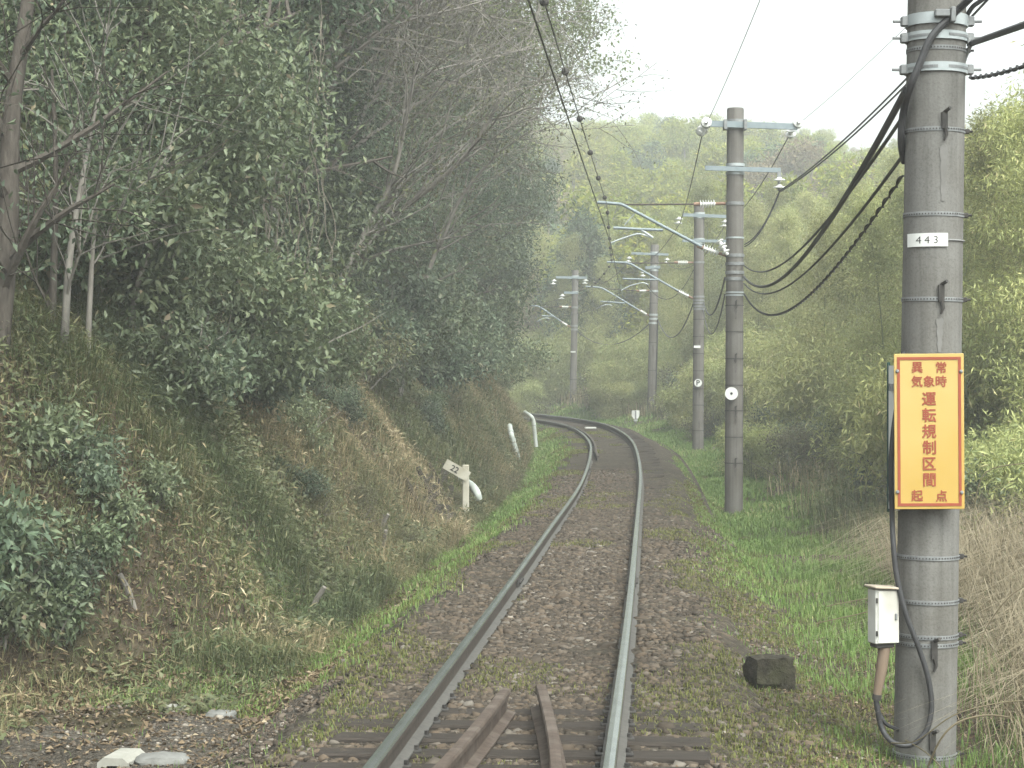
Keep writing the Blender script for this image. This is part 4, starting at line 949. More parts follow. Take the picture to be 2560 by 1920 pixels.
def hilltree(seed, H, Wd, n, L, mat, conic=False):
    r = np.random.default_rng(seed); m = MB(); p, _ = wander(r, np.array([0, 0, -.5]), np.array([0, 0, 1.]), H * .85, 6, .05); m.tube(p, [.02 * H * (1 - .8 * k / 6) for k in range(7)], 6)
    lobes = []
    for i in range(22):
        t = r.uniform(.15, 1); ww = (1 - t) ** .8 if conic else math.sin(math.pi * min(1, .22 + .68 * t)) ** .7; a = r.uniform(0, 6.28); q = Wd * .5 * ww * r.uniform(.3, .9)
        lobes.append((math.cos(a) * q, math.sin(a) * q, H * t * .95, Wd * r.uniform(.1, .19) * (.5 + ww), Wd * r.uniform(.08, .15)))
        if i < 8:
            e = np.array(lobes[-1][:3]); m.tube([np.array([0, 0, max(.3, e[2] - Wd * .35)]), e * np.array([.6, .6, 1]) - np.array([0, 0, .2]), e], [.04, .03, .012], 4, False)
    C_ = crown_pts(r, n // 5, lobes); V, Fc = cluster_leaves(r, C_, 5, .2, L, L * .42, .3, .2); cl = np.repeat(r.normal(.48, .2, len(C_)), 5)
    return m.mesh('trunk', M['twig']), np_mesh('crown', V, Fc, M[mat], np.repeat(np.clip(cl + r.normal(0, .12, len(cl)), 0, 1), 2))
for i in range(2): MESH['ha%d' % i] = hilltree(120 + i, 8, 5.6, 13000, .3, 'lf_hill_a')
for i in range(2): MESH['hb%d' % i] = hilltree(130 + i, 8, 5.2, 12000, .28, 'lf_hill_b')
for i in range(2): MESH['hc%d' % i] = hilltree(140 + i, 9, 4.6, 13000, .28, 'lf_hill_c', i == 1)
NAMES = {'eh': ('evergreen_tree', ('trunk', 'crown')), 'ev': ('evergreen_tree', ('trunk', 'crown')), 'md': ('broadleaf_tree', ('trunk', 'crown')), 'ba': ('bamboo', ('culm', 'foliage')), 'fr': ('spring_tree', ('trunk', 'crown')),
         'sh': ('shrub', ('stem', 'foliage')), 'lo': ('shrub', ('stem', 'foliage')), 'sm': ('shrub', ('stem', 'foliage')), 'sb': ('shrub', ('stem', 'foliage')), 'sy': ('dwarf_bamboo', ('culm', 'foliage')), 'ha': ('hill_tree', ('trunk', 'crown')), 'hb': ('hill_tree', ('trunk', 'crown')), 'hc': ('hill_tree', ('trunk', 'crown'))}
def plant(key, x, y, sc, label, cat, group, rot=None, tilt=(0, 0), zoff=0, sz=None):
    nm, parts = ('bare_tree', ('trunk', 'crown')) if key.startswith('bare') else NAMES[key[:2]]
    o = empty(nm, (x, y, gz(x, y) - .12 + zoff)); o.rotation_euler = (tilt[0], tilt[1], random.uniform(0, 6.28) if rot is None else rot); o.scale = (sc, sc, sc if sz is None else sz)
    for me, pn in zip(MESH[key], parts):
        c = bpy.data.objects.new(pn, me); COL.objects.link(c); c.parent = o
    return tag(o, label, cat, group)
def XU(u, D): return (u * K - 1280) / F * D
def off_line(x, D, clear):
    """x moved left until the plant stands clear of the track"""
    for _ in range(60):
        if lat([x], [D])[0][0] <= -clear: break
        x -= .15
    return x
GE = 'evergreen trees of the left bank'; LE = 'dark glossy evergreen tree crowding the forest on the left bank'
GM = 'mid green trees of the left bank'; LM = 'mid green small-leaved tree among the evergreens on the left bank'
GB = 'bare brown trees of the left bank'; LB = 'bare brown twiggy tree leaning towards the track from the left bank'
EV = [(-160, 19.5, 1), (-20, 21.5, 1.05), (140, 22.5, 1), (262, 24, .95), (395, 29, 1.1), (520, 31, 1.05), (-90, 25, 1.2), (90, 27, 1.2), (230, 30, 1.25), (380, 34, 1.3), (640, 36, .8), (560, 38, 1.2), (730, 38.5, .75),
      (690, 44, 1.2), (800, 46, .8), (860, 50, .85), (930, 53, .85), (985, 58, .85), (1020, 63, .85), (1060, 68, .9), (900, 58, 1.3), (960, 66, 1.4), (780, 52, 1.4), (1010, 74, 1.4), (1080, 78, 1.1), (640, 48, 1.4), (1110, 86, 1.2), (-230, 24, 1.2), (470, 42, 1.5), (300, 40, 1.6), (120, 36, 1.6), (-60, 34, 1.6), (1010, 82, 1.6), (930, 74, 1.6), (1060, 92, 1.6), (860, 68, 1.6), (980, 90, 1.7)]
for i, (u, D, s_) in enumerate(EV):
    md = i % 3 == 2; k = ('md%d' % (i % 2)) if md and D > 26 else ('eh%d' % (i % 2) if D < 26 else 'ev%d' % (i % 3)); md = k[0] == 'm'
    plant(k, off_line(XU(u, D), D, 2.6 + 1.35 * s_ if D > 40 else 4.2), D, s_, LM if md else LE, 'tree', GM if md else GE)
BR = [(560, 33, .9), (640, 37, .95), (590, 42, 1.1), (680, 41, .95), (735, 46, 1.0), (775, 50, 1.0), (690, 52, 1.2), (815, 56, 1.05), (840, 61, 1.1), (760, 64, 1.4), (500, 38, 1.2), (720, 58, 1.35), (880, 68, 1.1), (430, 33, 1.0)]
for i, (u, D, s_) in enumerate(BR): plant('bare%d' % (i % 3), XU(u, D), D, s_, LB, 'tree', GB, rot=random.uniform(-.5, .5))
for i, (u, D, s_, rz) in enumerate([(835, 50, 1.0, .0), (880, 62, 1.15, .2), (770, 56, 1.35, -.2), (910, 72, 1.3, .1), (930, 80, 1.4, .3), (860, 66, 1.35, .5)]):
    plant('fresh%d' % (i % 2), XU(u, D), D, s_, 'fresh green spring tree overhanging the track against the sky', 'tree', 'fresh green trees of the left bank', rot=rz)
# leaning pale trunks of the big tree over the bank
def trunk_tree(name, pts, r0, label, seed, mat, nb=14, lb=3.0, leaf='lf_bud', cat='tree'):
    """one tree built along a drawn trunk line, with side limbs and twigs"""
    r = np.random.default_rng(seed); g0 = gz(pts[0][0], pts[0][1]) - .15; pts = ([Vector((pts[0][0] - .02, pts[0][1], g0))] if pts[0][2] > g0 + .1 else []) + list(pts); q = [np.array(p) for p in smooth(pts, 4)]; n = len(q); root = empty(name, Vector(pts[0])); m = MB(); m.tube(q, [r0 * (1 - .75 * i / (n - 1)) for i in range(n)], 10); tips = []
    for k in range(nb):
        t = .3 + .7 * (k + r.uniform(0, 1)) / nb; j = min(int(t * (n - 1)), n - 2); d = nrm((q[j + 1] - q[j])[None])[0]
        b, _ = wander(r, q[j], perp_dir(r, d, R(r.uniform(25, 60))) + np.array([.25, -.1, .1]), lb * r.uniform(.5, 1.1), 6, .12); rb = r0 * (1 - .75 * t) * .5; m.tube(b, [max(rb * (1 - .8 * i / 6), .006) for i in range(7)], 5, False)
        for i in range(8):
            j2 = r.integers(1, 6); c, _ = wander(r, b[j2], perp_dir(r, nrm((b[j2 + 1] - b[j2])[None])[0], R(r.uniform(20, 60))), 1.3 * r.uniform(.5, 1.2), 4, .15); m.tube(c, [.009, .007, .006, .005, .003], 3, False); tips += c[1:]
    m.build('trunk', M[mat], root); tips = np.array(tips); V, Fc = cluster_leaves(r, tips, 3, .08, .08, .036, .3); link('crown', np_mesh('crown', V, Fc, M[leaf], var_rnd(r, len(V) // 4, 2)), root)
    return tag(root, label, cat)
trunk_tree('leaning_tree', [P(655, 800, 36), P(720, 640, 36), P(775, 560, 35.8), (P(830, 480, 35.5)), P(905, 425, 35), P(1010, 330, 34.6), P(1090, 200, 34.3)], .1, 'pale trunked tree leaning right out over the bank', 3, 'bark_pale')
trunk_tree('leaning_tree', [P(700, 700, 34), P(745, 590, 34), P(800, 480, 34), P(850, 380, 34), P(880, 240, 34), P(905, 120, 34)], .075, 'slender pale trunk rising steeply left of the leaning tree', 4, 'bark_pale')
trunk_tree('leaning_tree', [P(865, 740, 45), P(890, 690, 45), P(935, 560, 45), P(955, 520, 44.8), P(1000, 420, 44.5), P(1080, 330, 44), P(1150, 280, 43.5)], .075, 'grey trunk bent over the dark bushes in the middle of the left bank', 5, 'bark_pale')
trunk_tree('forest_tree', [P(-10, 760, 17.2), P(15, 500, 17.2), P(25, 250, 17.3), P(60, 0, 17.4), P(75, -200, 17.5)], .14, 'thick dark trunk at the left edge of the picture', 6, 'bark_dark', 10, 2.0, 'lf_dark')
for i, (pts, r0, lb) in enumerate([([(140, 720, 18), (150, 560, 18), (172, 420, 18.1), (188, 330, 18.2), (215, 200, 18.3)], .045, 'slim grey trunk leaning right behind the left edge trunk'),
        ([(192, 690, 18.7), (200, 540, 18.7), (212, 420, 18.7), (225, 250, 18.7)], .035, 'thin grey trunk just right of the slim leaning one'), ([(110, 720, 18.4), (118, 520, 18.4), (120, 350, 18.4), (112, 150, 18.4)], .05, 'dark straight trunk between the left edge trunk and the slim ones'),
        ([(463, 660, 24), (468, 450, 24), (470, 250, 24), (474, 0, 24.1), (478, -150, 24.1)], .085, 'tall dark trunk hung with vines on the left bank'), ([(290, 650, 20), (325, 540, 20), (362, 478, 19.9)], .04, 'short cut trunk leaning right with a pale sawn end')]):
    trunk_tree('forest_tree', [P(*p) for p in pts], r0, lb, 30 + i, 'bark_pale' if i in (0, 1, 4) else 'bark_dark', 4 if i < 4 else 1, .9, 'lf_dark')
for i in range(22):
    u = random.uniform(470, 700); D = random.uniform(22.5, 25.5); v1 = random.uniform(520, 760); v0 = random.uniform(-40, 300); r = np.random.default_rng(i + 300)
    a = P(u, v0, D); b = P(u + random.uniform(-35, 25), v1, D); n = 16; pts = [a.lerp(b, k / n) + Vector((math.sin(k * .9 + i) * .05 + random.uniform(-.03, .03), random.uniform(-.03, .03), 0)) for k in range(n + 1)]
    m = MB(); m.tube(smooth(pts, 2), random.uniform(.004, .009), 4)
    tag(m.build('hanging_vine', M['vine']), 'pale thin vine hanging down in front of the left forest', 'vine', 'vines hanging from the left forest')
# shrubs on the left bank
GS = 'shrubs on the left bank'
for u, v, s_, kd in ((0, 1350, .7, 'lo0'), (95, 1300, .5, 'lo1'), (115, 1345, .6, 'lo0'), (150, 1280, .5, 'lo1'), (30, 1230, .8, 'lo0'), (-40, 1290, .9, 'lo1'), (175, 1200, .55, 'lo0'), (240, 1130, .5, 'lo0'), (190, 1040, .6, 'lo1'), (330, 1060, .5, 'lo0'), (120, 980, .7, 'lo0')):
    g_ = PG(u, v); plant(kd, g_.x, g_.y, s_, 'loose broad leaved bush sprawling over the lower left of the near bank', 'shrub', 'bushes low on the near bank')
SH = [(30, 19.5, .7), (120, 20.5, .6), (230, 21, .6), (330, 23, .8), (420, 24.5, .9), (500, 25.5, 1.05), (560, 26.5, 1.1), (610, 28, 1.05), (350, 21.5, .6), (660, 30, .9), (460, 22.8, .7), (560, 24.2, .6), (720, 33, .9), (780, 35, 1.0), (840, 38, 1.1), (890, 42, 1.1), (940, 46, 1.1), (990, 51, 1.15), (1030, 55, 1.1), (1065, 59, 1.1), (1090, 63, 1.2), (1115, 69, 1.2), (1000, 56, 1.5), (1060, 66, 1.6), (930, 50, 1.4), (860, 43, 1.3), (1130, 78, 1.3), (800, 40, 1.2), (60, 23, 1.1), (180, 25, 1.0), (-120, 20, 1.1), (280, 26.5, 1.1), (-40, 26, 1.2)]
for i, (u, D, s_) in enumerate(SH):
    kd = ('sb%d' % (i % 2) if i % 3 == 0 else 'sm%d' % (i % 2) if i % 3 == 1 else 'sh%d' % (i % 2)) if D < 34 else ('sh%d' % (i % 3) if i % 2 else 'sm%d' % (i % 2))
    plant(kd, off_line(XU(u, D), D, 2.5 + 1.0 * s_), D, s_, {'h': 'dark green leafy shrub growing on the left bank', 'm': 'lighter green leafy shrub growing on the left bank', 'b': 'brown budding shrub growing on the left bank'}[kd[1]], 'shrub', GS)
# right-hand side: bamboo, shrubs and brush
def blocked(u, D, rad):
    px = rad / D * F / K
    return any(D < pd + 1.5 and u0 - px < u < u1 + px for pd, u0, u1 in ((98, 1180, 1262), (85, 1350, 1440), (64, 1470, 1530), (41, 1540, 1612)))
rr = random.Random(11); GBm = 'bamboo of the right hand grove'; cnt = 0; tries = 0; used = []
while cnt < 210 and tries < 6000:
    tries += 1; D = rr.uniform(30, 150) if rr.random() < .8 else rr.uniform(22, 60); u = rr.uniform(1130, 2500); x = XU(u, D); d, s_ = lat([x], [D]); d = d[0]
    if d < (5.6 if D < 55 else 8.5) or d > 70 or blocked(u, D, 1.5): continue
    if any((x - a) ** 2 + (D - b) ** 2 < (1.0 + D * .012) ** 2 for a, b in used): continue
    z0 = gz(x, D); lim = 395 if u < 1960 else (150 + (2240 - u) * .9 if u > 2060 else 330)
    if u < 1500: lim = 470
    lim += rr.uniform(-20, 110)
    hmax = CAMZ + (YH - lim * K) / F * D - z0
    H = min(rr.uniform(6.5, 10.5), hmax)
    if H < 3.0: continue
    used.append((x, D)); cnt += 1
    plant('bam%d' % rr.randrange(5), x, D, H / 9.2 if H > 5 else H / 7.0, 'yellow green feathery bamboo in the grove right of the track', 'bamboo', GBm, sz=H / 9.2)
GSr = 'brush on the right verge'
for i in range(150):
    D = rr.uniform(17, 125); 
    for _ in range(30):
        dd = rr.uniform(3.4, 9) if D < 60 else rr.uniform(2.9, 7.5); s_ = D - 6 + (4 if D > 70 else 0); p = at(s_, dd)
        u, v = proj(Vector(p))
        if -50 < u < 2400 and not (dd < 4.8 and D < 42) and not blocked(u, p[1], 1.0): break
    else: continue
    k = rr.choice(['sm0', 'sm1', 'sb0', 'sb1', 'sy0', 'sy1', 'sy0', 'sh1', 'sb0'])
    lb = {'sm': 'mid green shrub in the brush right of the track', 'sb': 'brown budding shrub in the brush right of the track', 'sy': 'clump of yellow green dwarf bamboo in the brush right of the track', 'sh': 'dark green shrub in the brush right of the track'}[k[:2]]
    plant(k, p[0], p[1], rr.uniform(.55, 1.15) * (1 if D > 40 else .8), lb, 'shrub' if k[:2] != 'sy' else 'dwarf bamboo', GSr)
cf = empty('retaining_fence', tuple(at(27.5, -2.7, -.5))); tag(cf, 'dark rough timber retaining fence at the bank foot left of the 22 post', 'fence')
for k in range(6):
    pts = []
    for j in range(7):
        q = at(24.3 + .25 * k + 5.2 * j / 6, -2.62 - .085 * k + rr.uniform(-.03, .03)); q[2] = gz(q[0], q[1]) + .10 + rr.uniform(-.03, .03); pts.append(Vector(q))
    m = MB(); m.tube(pts, [.055 * rr.uniform(.8, 1.1) for _ in pts], 8); m.build('rail', M['sleeper'], cf)
for j in range(3):
    a_ = at(25.2 + 1.7 * j, -2.5); b_ = at(25.3 + 1.7 * j, -3.1); za, zb = gz(a_[0], a_[1]), gz(b_[0], b_[1]); m = MB(); m.tube([(a_[0], a_[1], za - .2), (b_[0], b_[1], zb + .3)], [.05, .04], 8); m.build('stake', M['sleeper'], cf)
for u, v, hh_, ln_ in ((826, 1190, .28, .1), (842, 1165, .35, -.2), (815, 1150, .25, .3), (948, 1150, .3, .35), (660, 1330, .3, .4), (300, 1330, .35, -.3)):
    g_ = PG(u, v); m = MB(); m.tube([g_ - Vector((0, 0, .1)), g_ + Vector((ln_ * .3, 0, hh_ * .6)), g_ + Vector((ln_ * .5, -.05, hh_))], [.035, .03, .024], 8); tag(m.build('stump', M['bark_pale']), 'short cut stump poking from the litter at the bank foot', 'stump', 'cut stumps along the bank foot')
for u, v, s_ in ((1048, 1075, .32), (1085, 1060, .36), (1110, 1050, .3), (1040, 1050, .35), (900, 1160, .25), (860, 1180, .25), (600, 1390, .22), (980, 1090, .25)):
    g_ = PG(u, v); plant('sb%d' % rr.randrange(2), g_.x, g_.y, s_, 'low heap of brown brushwood and leaves along the bank foot', 'brushwood', 'brushwood along the bank foot')
for i in range(26):
    D = rr.uniform(20, 27); u = rr.uniform(-80, 480); x = XU(u, D); plant(rr.choice(['sm0', 'sm1', 'sh2']), x, D, rr.uniform(.8, 1.25), 'tall leafy undergrowth filling the gaps between the forest trunks', 'shrub', 'tall undergrowth between the forest trunks')
for i in range(44):
    D = rr.uniform(18.2, 25); u = rr.uniform(-60, 560) ; x = XU(u, D); d_ = lat([x], [D])[0][0]
    if d_ > -4.6: continue
    k = rr.choice(['sb0', 'sm0', 'sm1', 'sh0', 'sh1', 'sb1', 'sm0']); plant(k, x, D, rr.uniform(.3, .6), {'b': 'brown twiggy undergrowth bush beneath the left forest edge', 'm': 'light green undergrowth bush beneath the left forest edge', 'h': 'dark green undergrowth bush beneath the left forest edge'}[k[1]], 'shrub', 'undergrowth beneath the left forest edge')
for i in range(46):
    for _ in range(30):
        s_ = rr.uniform(12, 62); dd = -rr.uniform(3.1, 6.2); p = at(s_, dd); u, v = proj(Vector(p))
        if -20 < u < 1130 and not (p[1] < 19.5): break
    k = rr.choice(['sb0', 'sm0', 'sm1', 'sm0', 'sh0', 'sb1', 'sh2']); sc = rr.uniform(.28, .6)
    plant(k, p[0], p[1], sc, {'b': 'knee high brown twiggy bush among the grass of the left bank', 'm': 'knee high light green bush among the grass of the left bank', 'y': 'knee high yellow green clump among the grass of the left bank', 'h': 'knee high dark green bush among the grass of the left bank'}[k[1]], 'shrub', 'low bushes among the bank grass')
for i in range(170):
    for _ in range(40):
        s_ = rr.uniform(26, 122); dd = rr.uniform(5.6, 13) if s_ < 60 else rr.uniform(4.6, 12); p = at(s_, dd); u, v = proj(Vector(p)); sc = rr.uniform(.8, 1.5)
        if 1130 < u < 2420 and p[1] < 128 and not blocked(u, p[1], 1.0 * sc): break
    else: continue
    plant('sy%d' % rr.randrange(2), p[0], p[1], sc, 'leafy yellow green thicket clump at the foot of the bamboo grove', 'dwarf bamboo', 'thicket at the foot of the grove', sz=sc * rr.uniform(.8, 1.3))
# the wooded hill
used = []; cnt = 0; tries = 0
while cnt < 295 and tries < 14000:
    tries += 1; D = rr.uniform(105, 290); u = rr.uniform(1020, 2450); x = XU(u, D); d, s_ = lat([x], [D])
    if d[0] < 9: continue
    if any((x - a) ** 2 + (D - b) ** 2 < 3.0 ** 2 for a, b in used): continue
    z0 = gz(x, D); lim = np.interp(u, [1200, 1330, 1450, 1560, 1700, 1790, 1850, 1960, 2100, 2300], [250, 262, 250, 262, 285, 290, 325, 300, 290, 260]) + rr.uniform(-14, 34)
    hmax = CAMZ + (YH - lim * K) / F * D - z0; H = min(rr.uniform(6, 10.5), hmax)
    if H < 2.4: continue
    used.append((x, D)); cnt += 1; k = rr.choice(['ha0', 'ha1', 'ha0', 'ha1', 'ha1', 'hc0', 'hc1', 'ha1', 'ha0', 'hb1'])
    lb = {'ha': 'olive green round crowned tree on the wooded hill', 'hb': 'russet tinged round crowned tree on the wooded hill', 'hc': 'darker blue green tree on the wooded hill'}[k[:2]]
    plant(k, x, D, H / 8.2 * rr.uniform(.9, 1.15), lb, 'tree', 'trees of the wooded hill', sz=H / 8.2)

# ---------------------------------------------------------------- ground cover that nobody could count
def in_view(Pn, mg=1.25):
    u = Pn[:, 0] / np.maximum(Pn[:, 1], .1) * F; return (abs(u) < 1280 * mg) & (Pn[:, 1] > 8)
def scatter(n, s0, s1, d0, d1, near=2.0, mask=None):
    """points over the verge, denser close to the camera"""
    s = s0 + (s1 - s0) * rng.random(n) ** near; d = d0 + (d1 - d0) * rng.random(n); p = at(s, d); ok = in_view(p)
    if mask is not None: ok &= mask(p, s, d)
    p = p[ok]; p[:, 2] = height(p[:, 0], p[:, 1]); return p, s[ok], d[ok]
def grassobj(name, p, Lm, Wm, lean, mat, label, cat, rnd=None, wscale=True, drift=(0, 0)):
    n = len(p); dist = p[:, 1]; L = Lm * rng.uniform(.5, 1.3, n); Wd = np.maximum(Wm, dist * (.00035 if wscale else 0)) * rng.uniform(.6, 1.3, n)
    a = rng.uniform(0, 6.283, n); k = lean * rng.uniform(.3, 1.3, n); ln = np.stack([np.cos(a) * k + drift[0], np.sin(a) * k + drift[1], 0 * a], 1)
    V, Fc = blades(p, ln, L, Wd); o = link(name, np_mesh(name, V, Fc, M[mat], np.repeat(np.clip(rng.beta(2, 2, n) if rnd is None else rnd, 0, 1), 3)))
    return tag(o, label, cat, kind='stuff')
# bamboo grass and dead stalks over the left bank
def bedz(s, d): return np.interp(np.interp(s, S, TY), [11.4, 13.2], [-.185, -.146]) - .32 * sstep(1.15, 1.85, abs(d))
def cover(n, s0, s1, d0, d1, near, fn):
    """points kept with the chance fn(p, s, d)"""
    p, s, d = scatter(n, s0, s1, d0, d1, near); k = rng.random(len(p)) < fn(p, s, d); return p[k], s[k], d[k]
def on_path(p): return (p[:, 1] < 14.2 + .5 * (fbm(p[:, 0] * 1.7, p[:, 1] * 0, 6) - .5)) & (p[:, 0] > -3.3 - .8 * (fbm(p[:, 1] * .9, p[:, 0] * 0, 8) - .5))
p, s, d = cover(620000, 5, 92, -10.5, -2.2, 1.75, lambda p, s, d: np.where(on_path(p), 0, np.clip(sstep(12.5, 19, p[:, 1] + 1.6 * sstep(-4, -6.5, d)) * .85 + .2, 0, 1) * (.3 + 1.1 * fbm(p[:, 0] * .45, p[:, 1] * .45, 21)) * np.where(d < -7, .6, 1)))
patch = fbm(p[:, 0] * .5, p[:, 1] * .5, 22)
rn = np.clip(rng.beta(2, 2, len(p)) * .8 + (patch - .5) * 1.1 + sstep(20, 34, p[:, 1]) * .2 - .08 - .1 * sstep(-5.5, -7, d), 0, 1)
tall = (.1 + .2 * sstep(13, 21, p[:, 1]) + .12 * sstep(-4.5, -7, d))
n = len(p); tall = tall * (.55 + 1.1 * sstep(.35, .7, fbm(p[:, 0] * 1.3, p[:, 1] * .9, 25))); L = tall * rng.uniform(.5, 1.5, n); a = rng.uniform(0, 6.283, n); k = 1.05 * rng.uniform(.2, 1.4, n)
V, Fc = blades(p, np.stack([np.cos(a) * k + .35, np.sin(a) * k - .15, 0 * a], 1), L, np.maximum(.007, p[:, 1] * .0003) * rng.uniform(.6, 1.3, n))
tag(link('bamboo_grass', np_mesh('bamboo_grass', V, Fc, M['sasa'], np.repeat(rn, 3))), 'half dead straw and green bamboo grass matted over the left bank', 'grass', kind='stuff')
pick = (rng.random(n) < .42) & (rng.random(n) < .25 + sstep(12, 18, p[:, 1])); q = p[pick] + np.stack([rng.normal(0, .05, pick.sum()), rng.normal(0, .05, pick.sum()), rng.uniform(.03, 1, pick.sum()) * tall[pick]], 1)
V, Fc = leaves(q, nrm(rng.normal(0, 1, q.shape) + np.array([.4, -.2, -.35])), nrm(rng.normal(0, .6, q.shape) + np.array([.3, -.3, 1.])), rng.uniform(.05, .14, len(q)), rng.uniform(.01, .022, len(q)))
tag(link('bamboo_leaves', np_mesh('bamboo_leaves', V, Fc, M['sasa'], np.repeat(np.clip(rn[pick] + rng.normal(0, .12, len(q)), 0, 1), 2))), 'narrow green and straw coloured leaves over the left bank', 'leaves', kind='stuff')
# creepers with small broad leaves trailing over the bank
p, s, d = cover(300000, 6, 75, -9.5, -2.3, 1.7, lambda p, s, d: np.where(on_path(p), 0, sstep(.42, .62, fbm(p[:, 0] * .7, p[:, 1] * .7, 27)) * (.35 + .65 * sstep(13, 17, p[:, 1]))))
p[:, 2] += rng.uniform(.02, .3, len(p)) * (.5 + sstep(14, 22, p[:, 1])) * .8; V, Fc = leaves(p, rng.normal(0, 1, p.shape) * np.array([1, 1, .5]), nrm(rng.normal(0, .5, p.shape) + np.array([.45, -.3, 1.])), rng.uniform(.035, .1, len(p)), rng.uniform(.018, .045, len(p)))
tag(link('creeper_leaves', np_mesh('creeper_leaves', V, Fc, M['lf_creeper'], np.repeat(np.clip(rng.beta(2, 2, len(p)), 0, 1), 2))), 'olive green creeper leaves trailing over the left bank', 'leaves', kind='stuff')
# leaf litter at the foot of the near bank
p, s, d = cover(420000, 3, 34, -9, -1.7, 1.5, lambda p, s, d: np.where(on_path(p), .16, (.22 + .6 * sstep(.35, .65, fbm(p[:, 0] * .8, p[:, 1] * .8, 31))) * (.4 + .6 * sstep(20, 15.5, p[:, 1])) * np.where(d > -2.6, .35, 1) * sstep(-7.5, -5.2, d)))
p[:, 2] += rng.uniform(.0, .035, len(p)); V, Fc = leaves(p, rng.normal(0, 1, p.shape) * np.array([1, 1, .25]), nrm(rng.normal(0, .4, p.shape) + np.array([0, 0, 1.])), rng.uniform(.03, .085, len(p)), rng.uniform(.016, .04, len(p)), .3)
tag(link('leaf_litter', np_mesh('leaf_litter', V, Fc, M['lf_dry'], np.repeat(rng.beta(1.7, 2.4, len(p)), 2))), 'brown fallen leaves scattered over the foot of the near bank', 'leaves', kind='stuff')
p1, _, _ = cover(16000, 3, 14, 1.5, 4.2, 1, lambda p, s, d: .25 + .75 * sstep(.4, .6, fbm(p[:, 0], p[:, 1], 35))); p1[:, 2] += rng.uniform(0, .02, len(p1))
V, Fc = leaves(p1, rng.normal(0, 1, p1.shape) * np.array([1, 1, .25]), nrm(rng.normal(0, .4, p1.shape) + np.array([0, 0, 1.])), rng.uniform(.02, .055, len(p1)), rng.uniform(.01, .02, len(p1)), .3)
tag(link('leaf_litter', np_mesh('leaf_litter', V, Fc, M['lf_dry'], np.repeat(rng.beta(1.7, 2.4, len(p1)), 2))), 'dry leaf bits on the bare earth left of the near pole', 'leaves', kind='stuff')
# fresh grass of both verges, thinning out towards the ballast and the brush
pr, s, d = cover(430000, 4, 118, 1.15, 6.4, 1.4, lambda p, s, d: sstep(1.1, 2.2, d + .5 * (fbm(s * .5, d, 44) - .5)) * sstep(5.6 + .8 * (s > 55), 4, d) * np.clip((fbm(p[:, 0] * .9, p[:, 1] * .6, 41) - .33) * 3.0, .08, 1) * (.3 + .7 * sstep(11, 20, p[:, 1])))
pl, s2, d2 = cover(200000, 4, 85, -3.6, -.95, 1.45, lambda p, s, d: np.where(on_path(p), .02, sstep(-.95, -2.2, d + .5 * (fbm(s * .6, d, 48) - .5)) * sstep(-3.6, -2.7, d) * np.clip((fbm(p[:, 0] * .8, p[:, 1] * .5, 42) - .3) * 3, .05, 1)))
p = np.concatenate([pr, pl]); n = len(p); dd2 = np.r_[d, d2]; on_b = abs(dd2) < 1.8; zb = np.maximum(at(np.r_[s, s2], dd2)[:, 2] + bedz(np.r_[s, s2], dd2), p[:, 2]); p[on_b, 2] = zb[on_b]; dist = p[:, 1]; hh = np.r_[.06 + .09 * sstep(1.6, 3, d), np.full(len(pl), .085)] * rng.uniform(.5, 1.5, n)
a = rng.uniform(0, 6.283, n); k = .7 * rng.uniform(.2, 1.4, n); V, Fc = blades(p, np.stack([np.cos(a) * k, np.sin(a) * k, 0 * a], 1), hh, np.maximum(.0045, dist * .0004) * rng.uniform(.6, 1.3, n))
pt = fbm(p[:, 0] * .5, p[:, 1] * .5, 47); tag(link('grass', np_mesh('grass', V, Fc, M['grass'], np.repeat(np.clip(rng.beta(2, 2.5, n) + (pt - .5) * .7, 0, 1), 3))), 'fresh green grass of the verges on both sides of the track', 'grass', kind='stuff')
# rank weeds and dry stalks on the right slope
p, s, d = cover(200000, 9, 118, 3.3, 10.5, 1.5, lambda p, s, d: sstep(3.3, 5.2, d - 1.6 * sstep(50, 68, s) + 1.5 * (fbm(s * .3, d * .4, 71) - .5)) * (.25 + fbm(p[:, 0] * .5, p[:, 1] * .4, 72)))
n = len(p); L = rng.uniform(.25, 1.0, n) * np.where(p[:, 1] < 30, .75, 1); a = rng.uniform(0, 6.283, n); k = .6 * rng.uniform(.1, 1.5, n)
V, Fc = blades(p, np.stack([np.cos(a) * k - .15, np.sin(a) * k, 0 * a], 1), L, np.maximum(.007, p[:, 1] * .0003) * rng.uniform(.6, 1.3, n)); rn = np.clip(rng.beta(2, 2.2, n) + (fbm(p[:, 0] * .35, p[:, 1] * .35, 73) - .5) * .9 - .04, 0, 1)
tag(link('tall_weeds', np_mesh('tall_weeds', V, Fc, M['sasa'], np.repeat(rn, 3))), 'rank green and dry weeds on the slope right of the track', 'weeds', kind='stuff')
pick = rng.random(n) < .6; q = p[pick] + np.stack([rng.normal(0, .12, pick.sum()), rng.normal(0, .12, pick.sum()), rng.uniform(.1, 1, pick.sum()) * L[pick]], 1)
V, Fc = leaves(q, rng.normal(0, 1, q.shape) * np.array([1, 1, .6]), nrm(rng.normal(0, .6, q.shape) + np.array([-.2, -.3, 1.])), rng.uniform(.05, .13, len(q)), rng.uniform(.02, .045, len(q)))
tag(link('weed_leaves', np_mesh('weed_leaves', V, Fc, M['lf_weed'], np.repeat(np.clip(rn[pick] * .8 + rng.normal(0, .15, len(q)), 0, 1), 2))), 'small broad weed leaves on the slope right of the track', 'leaves', kind='stuff')
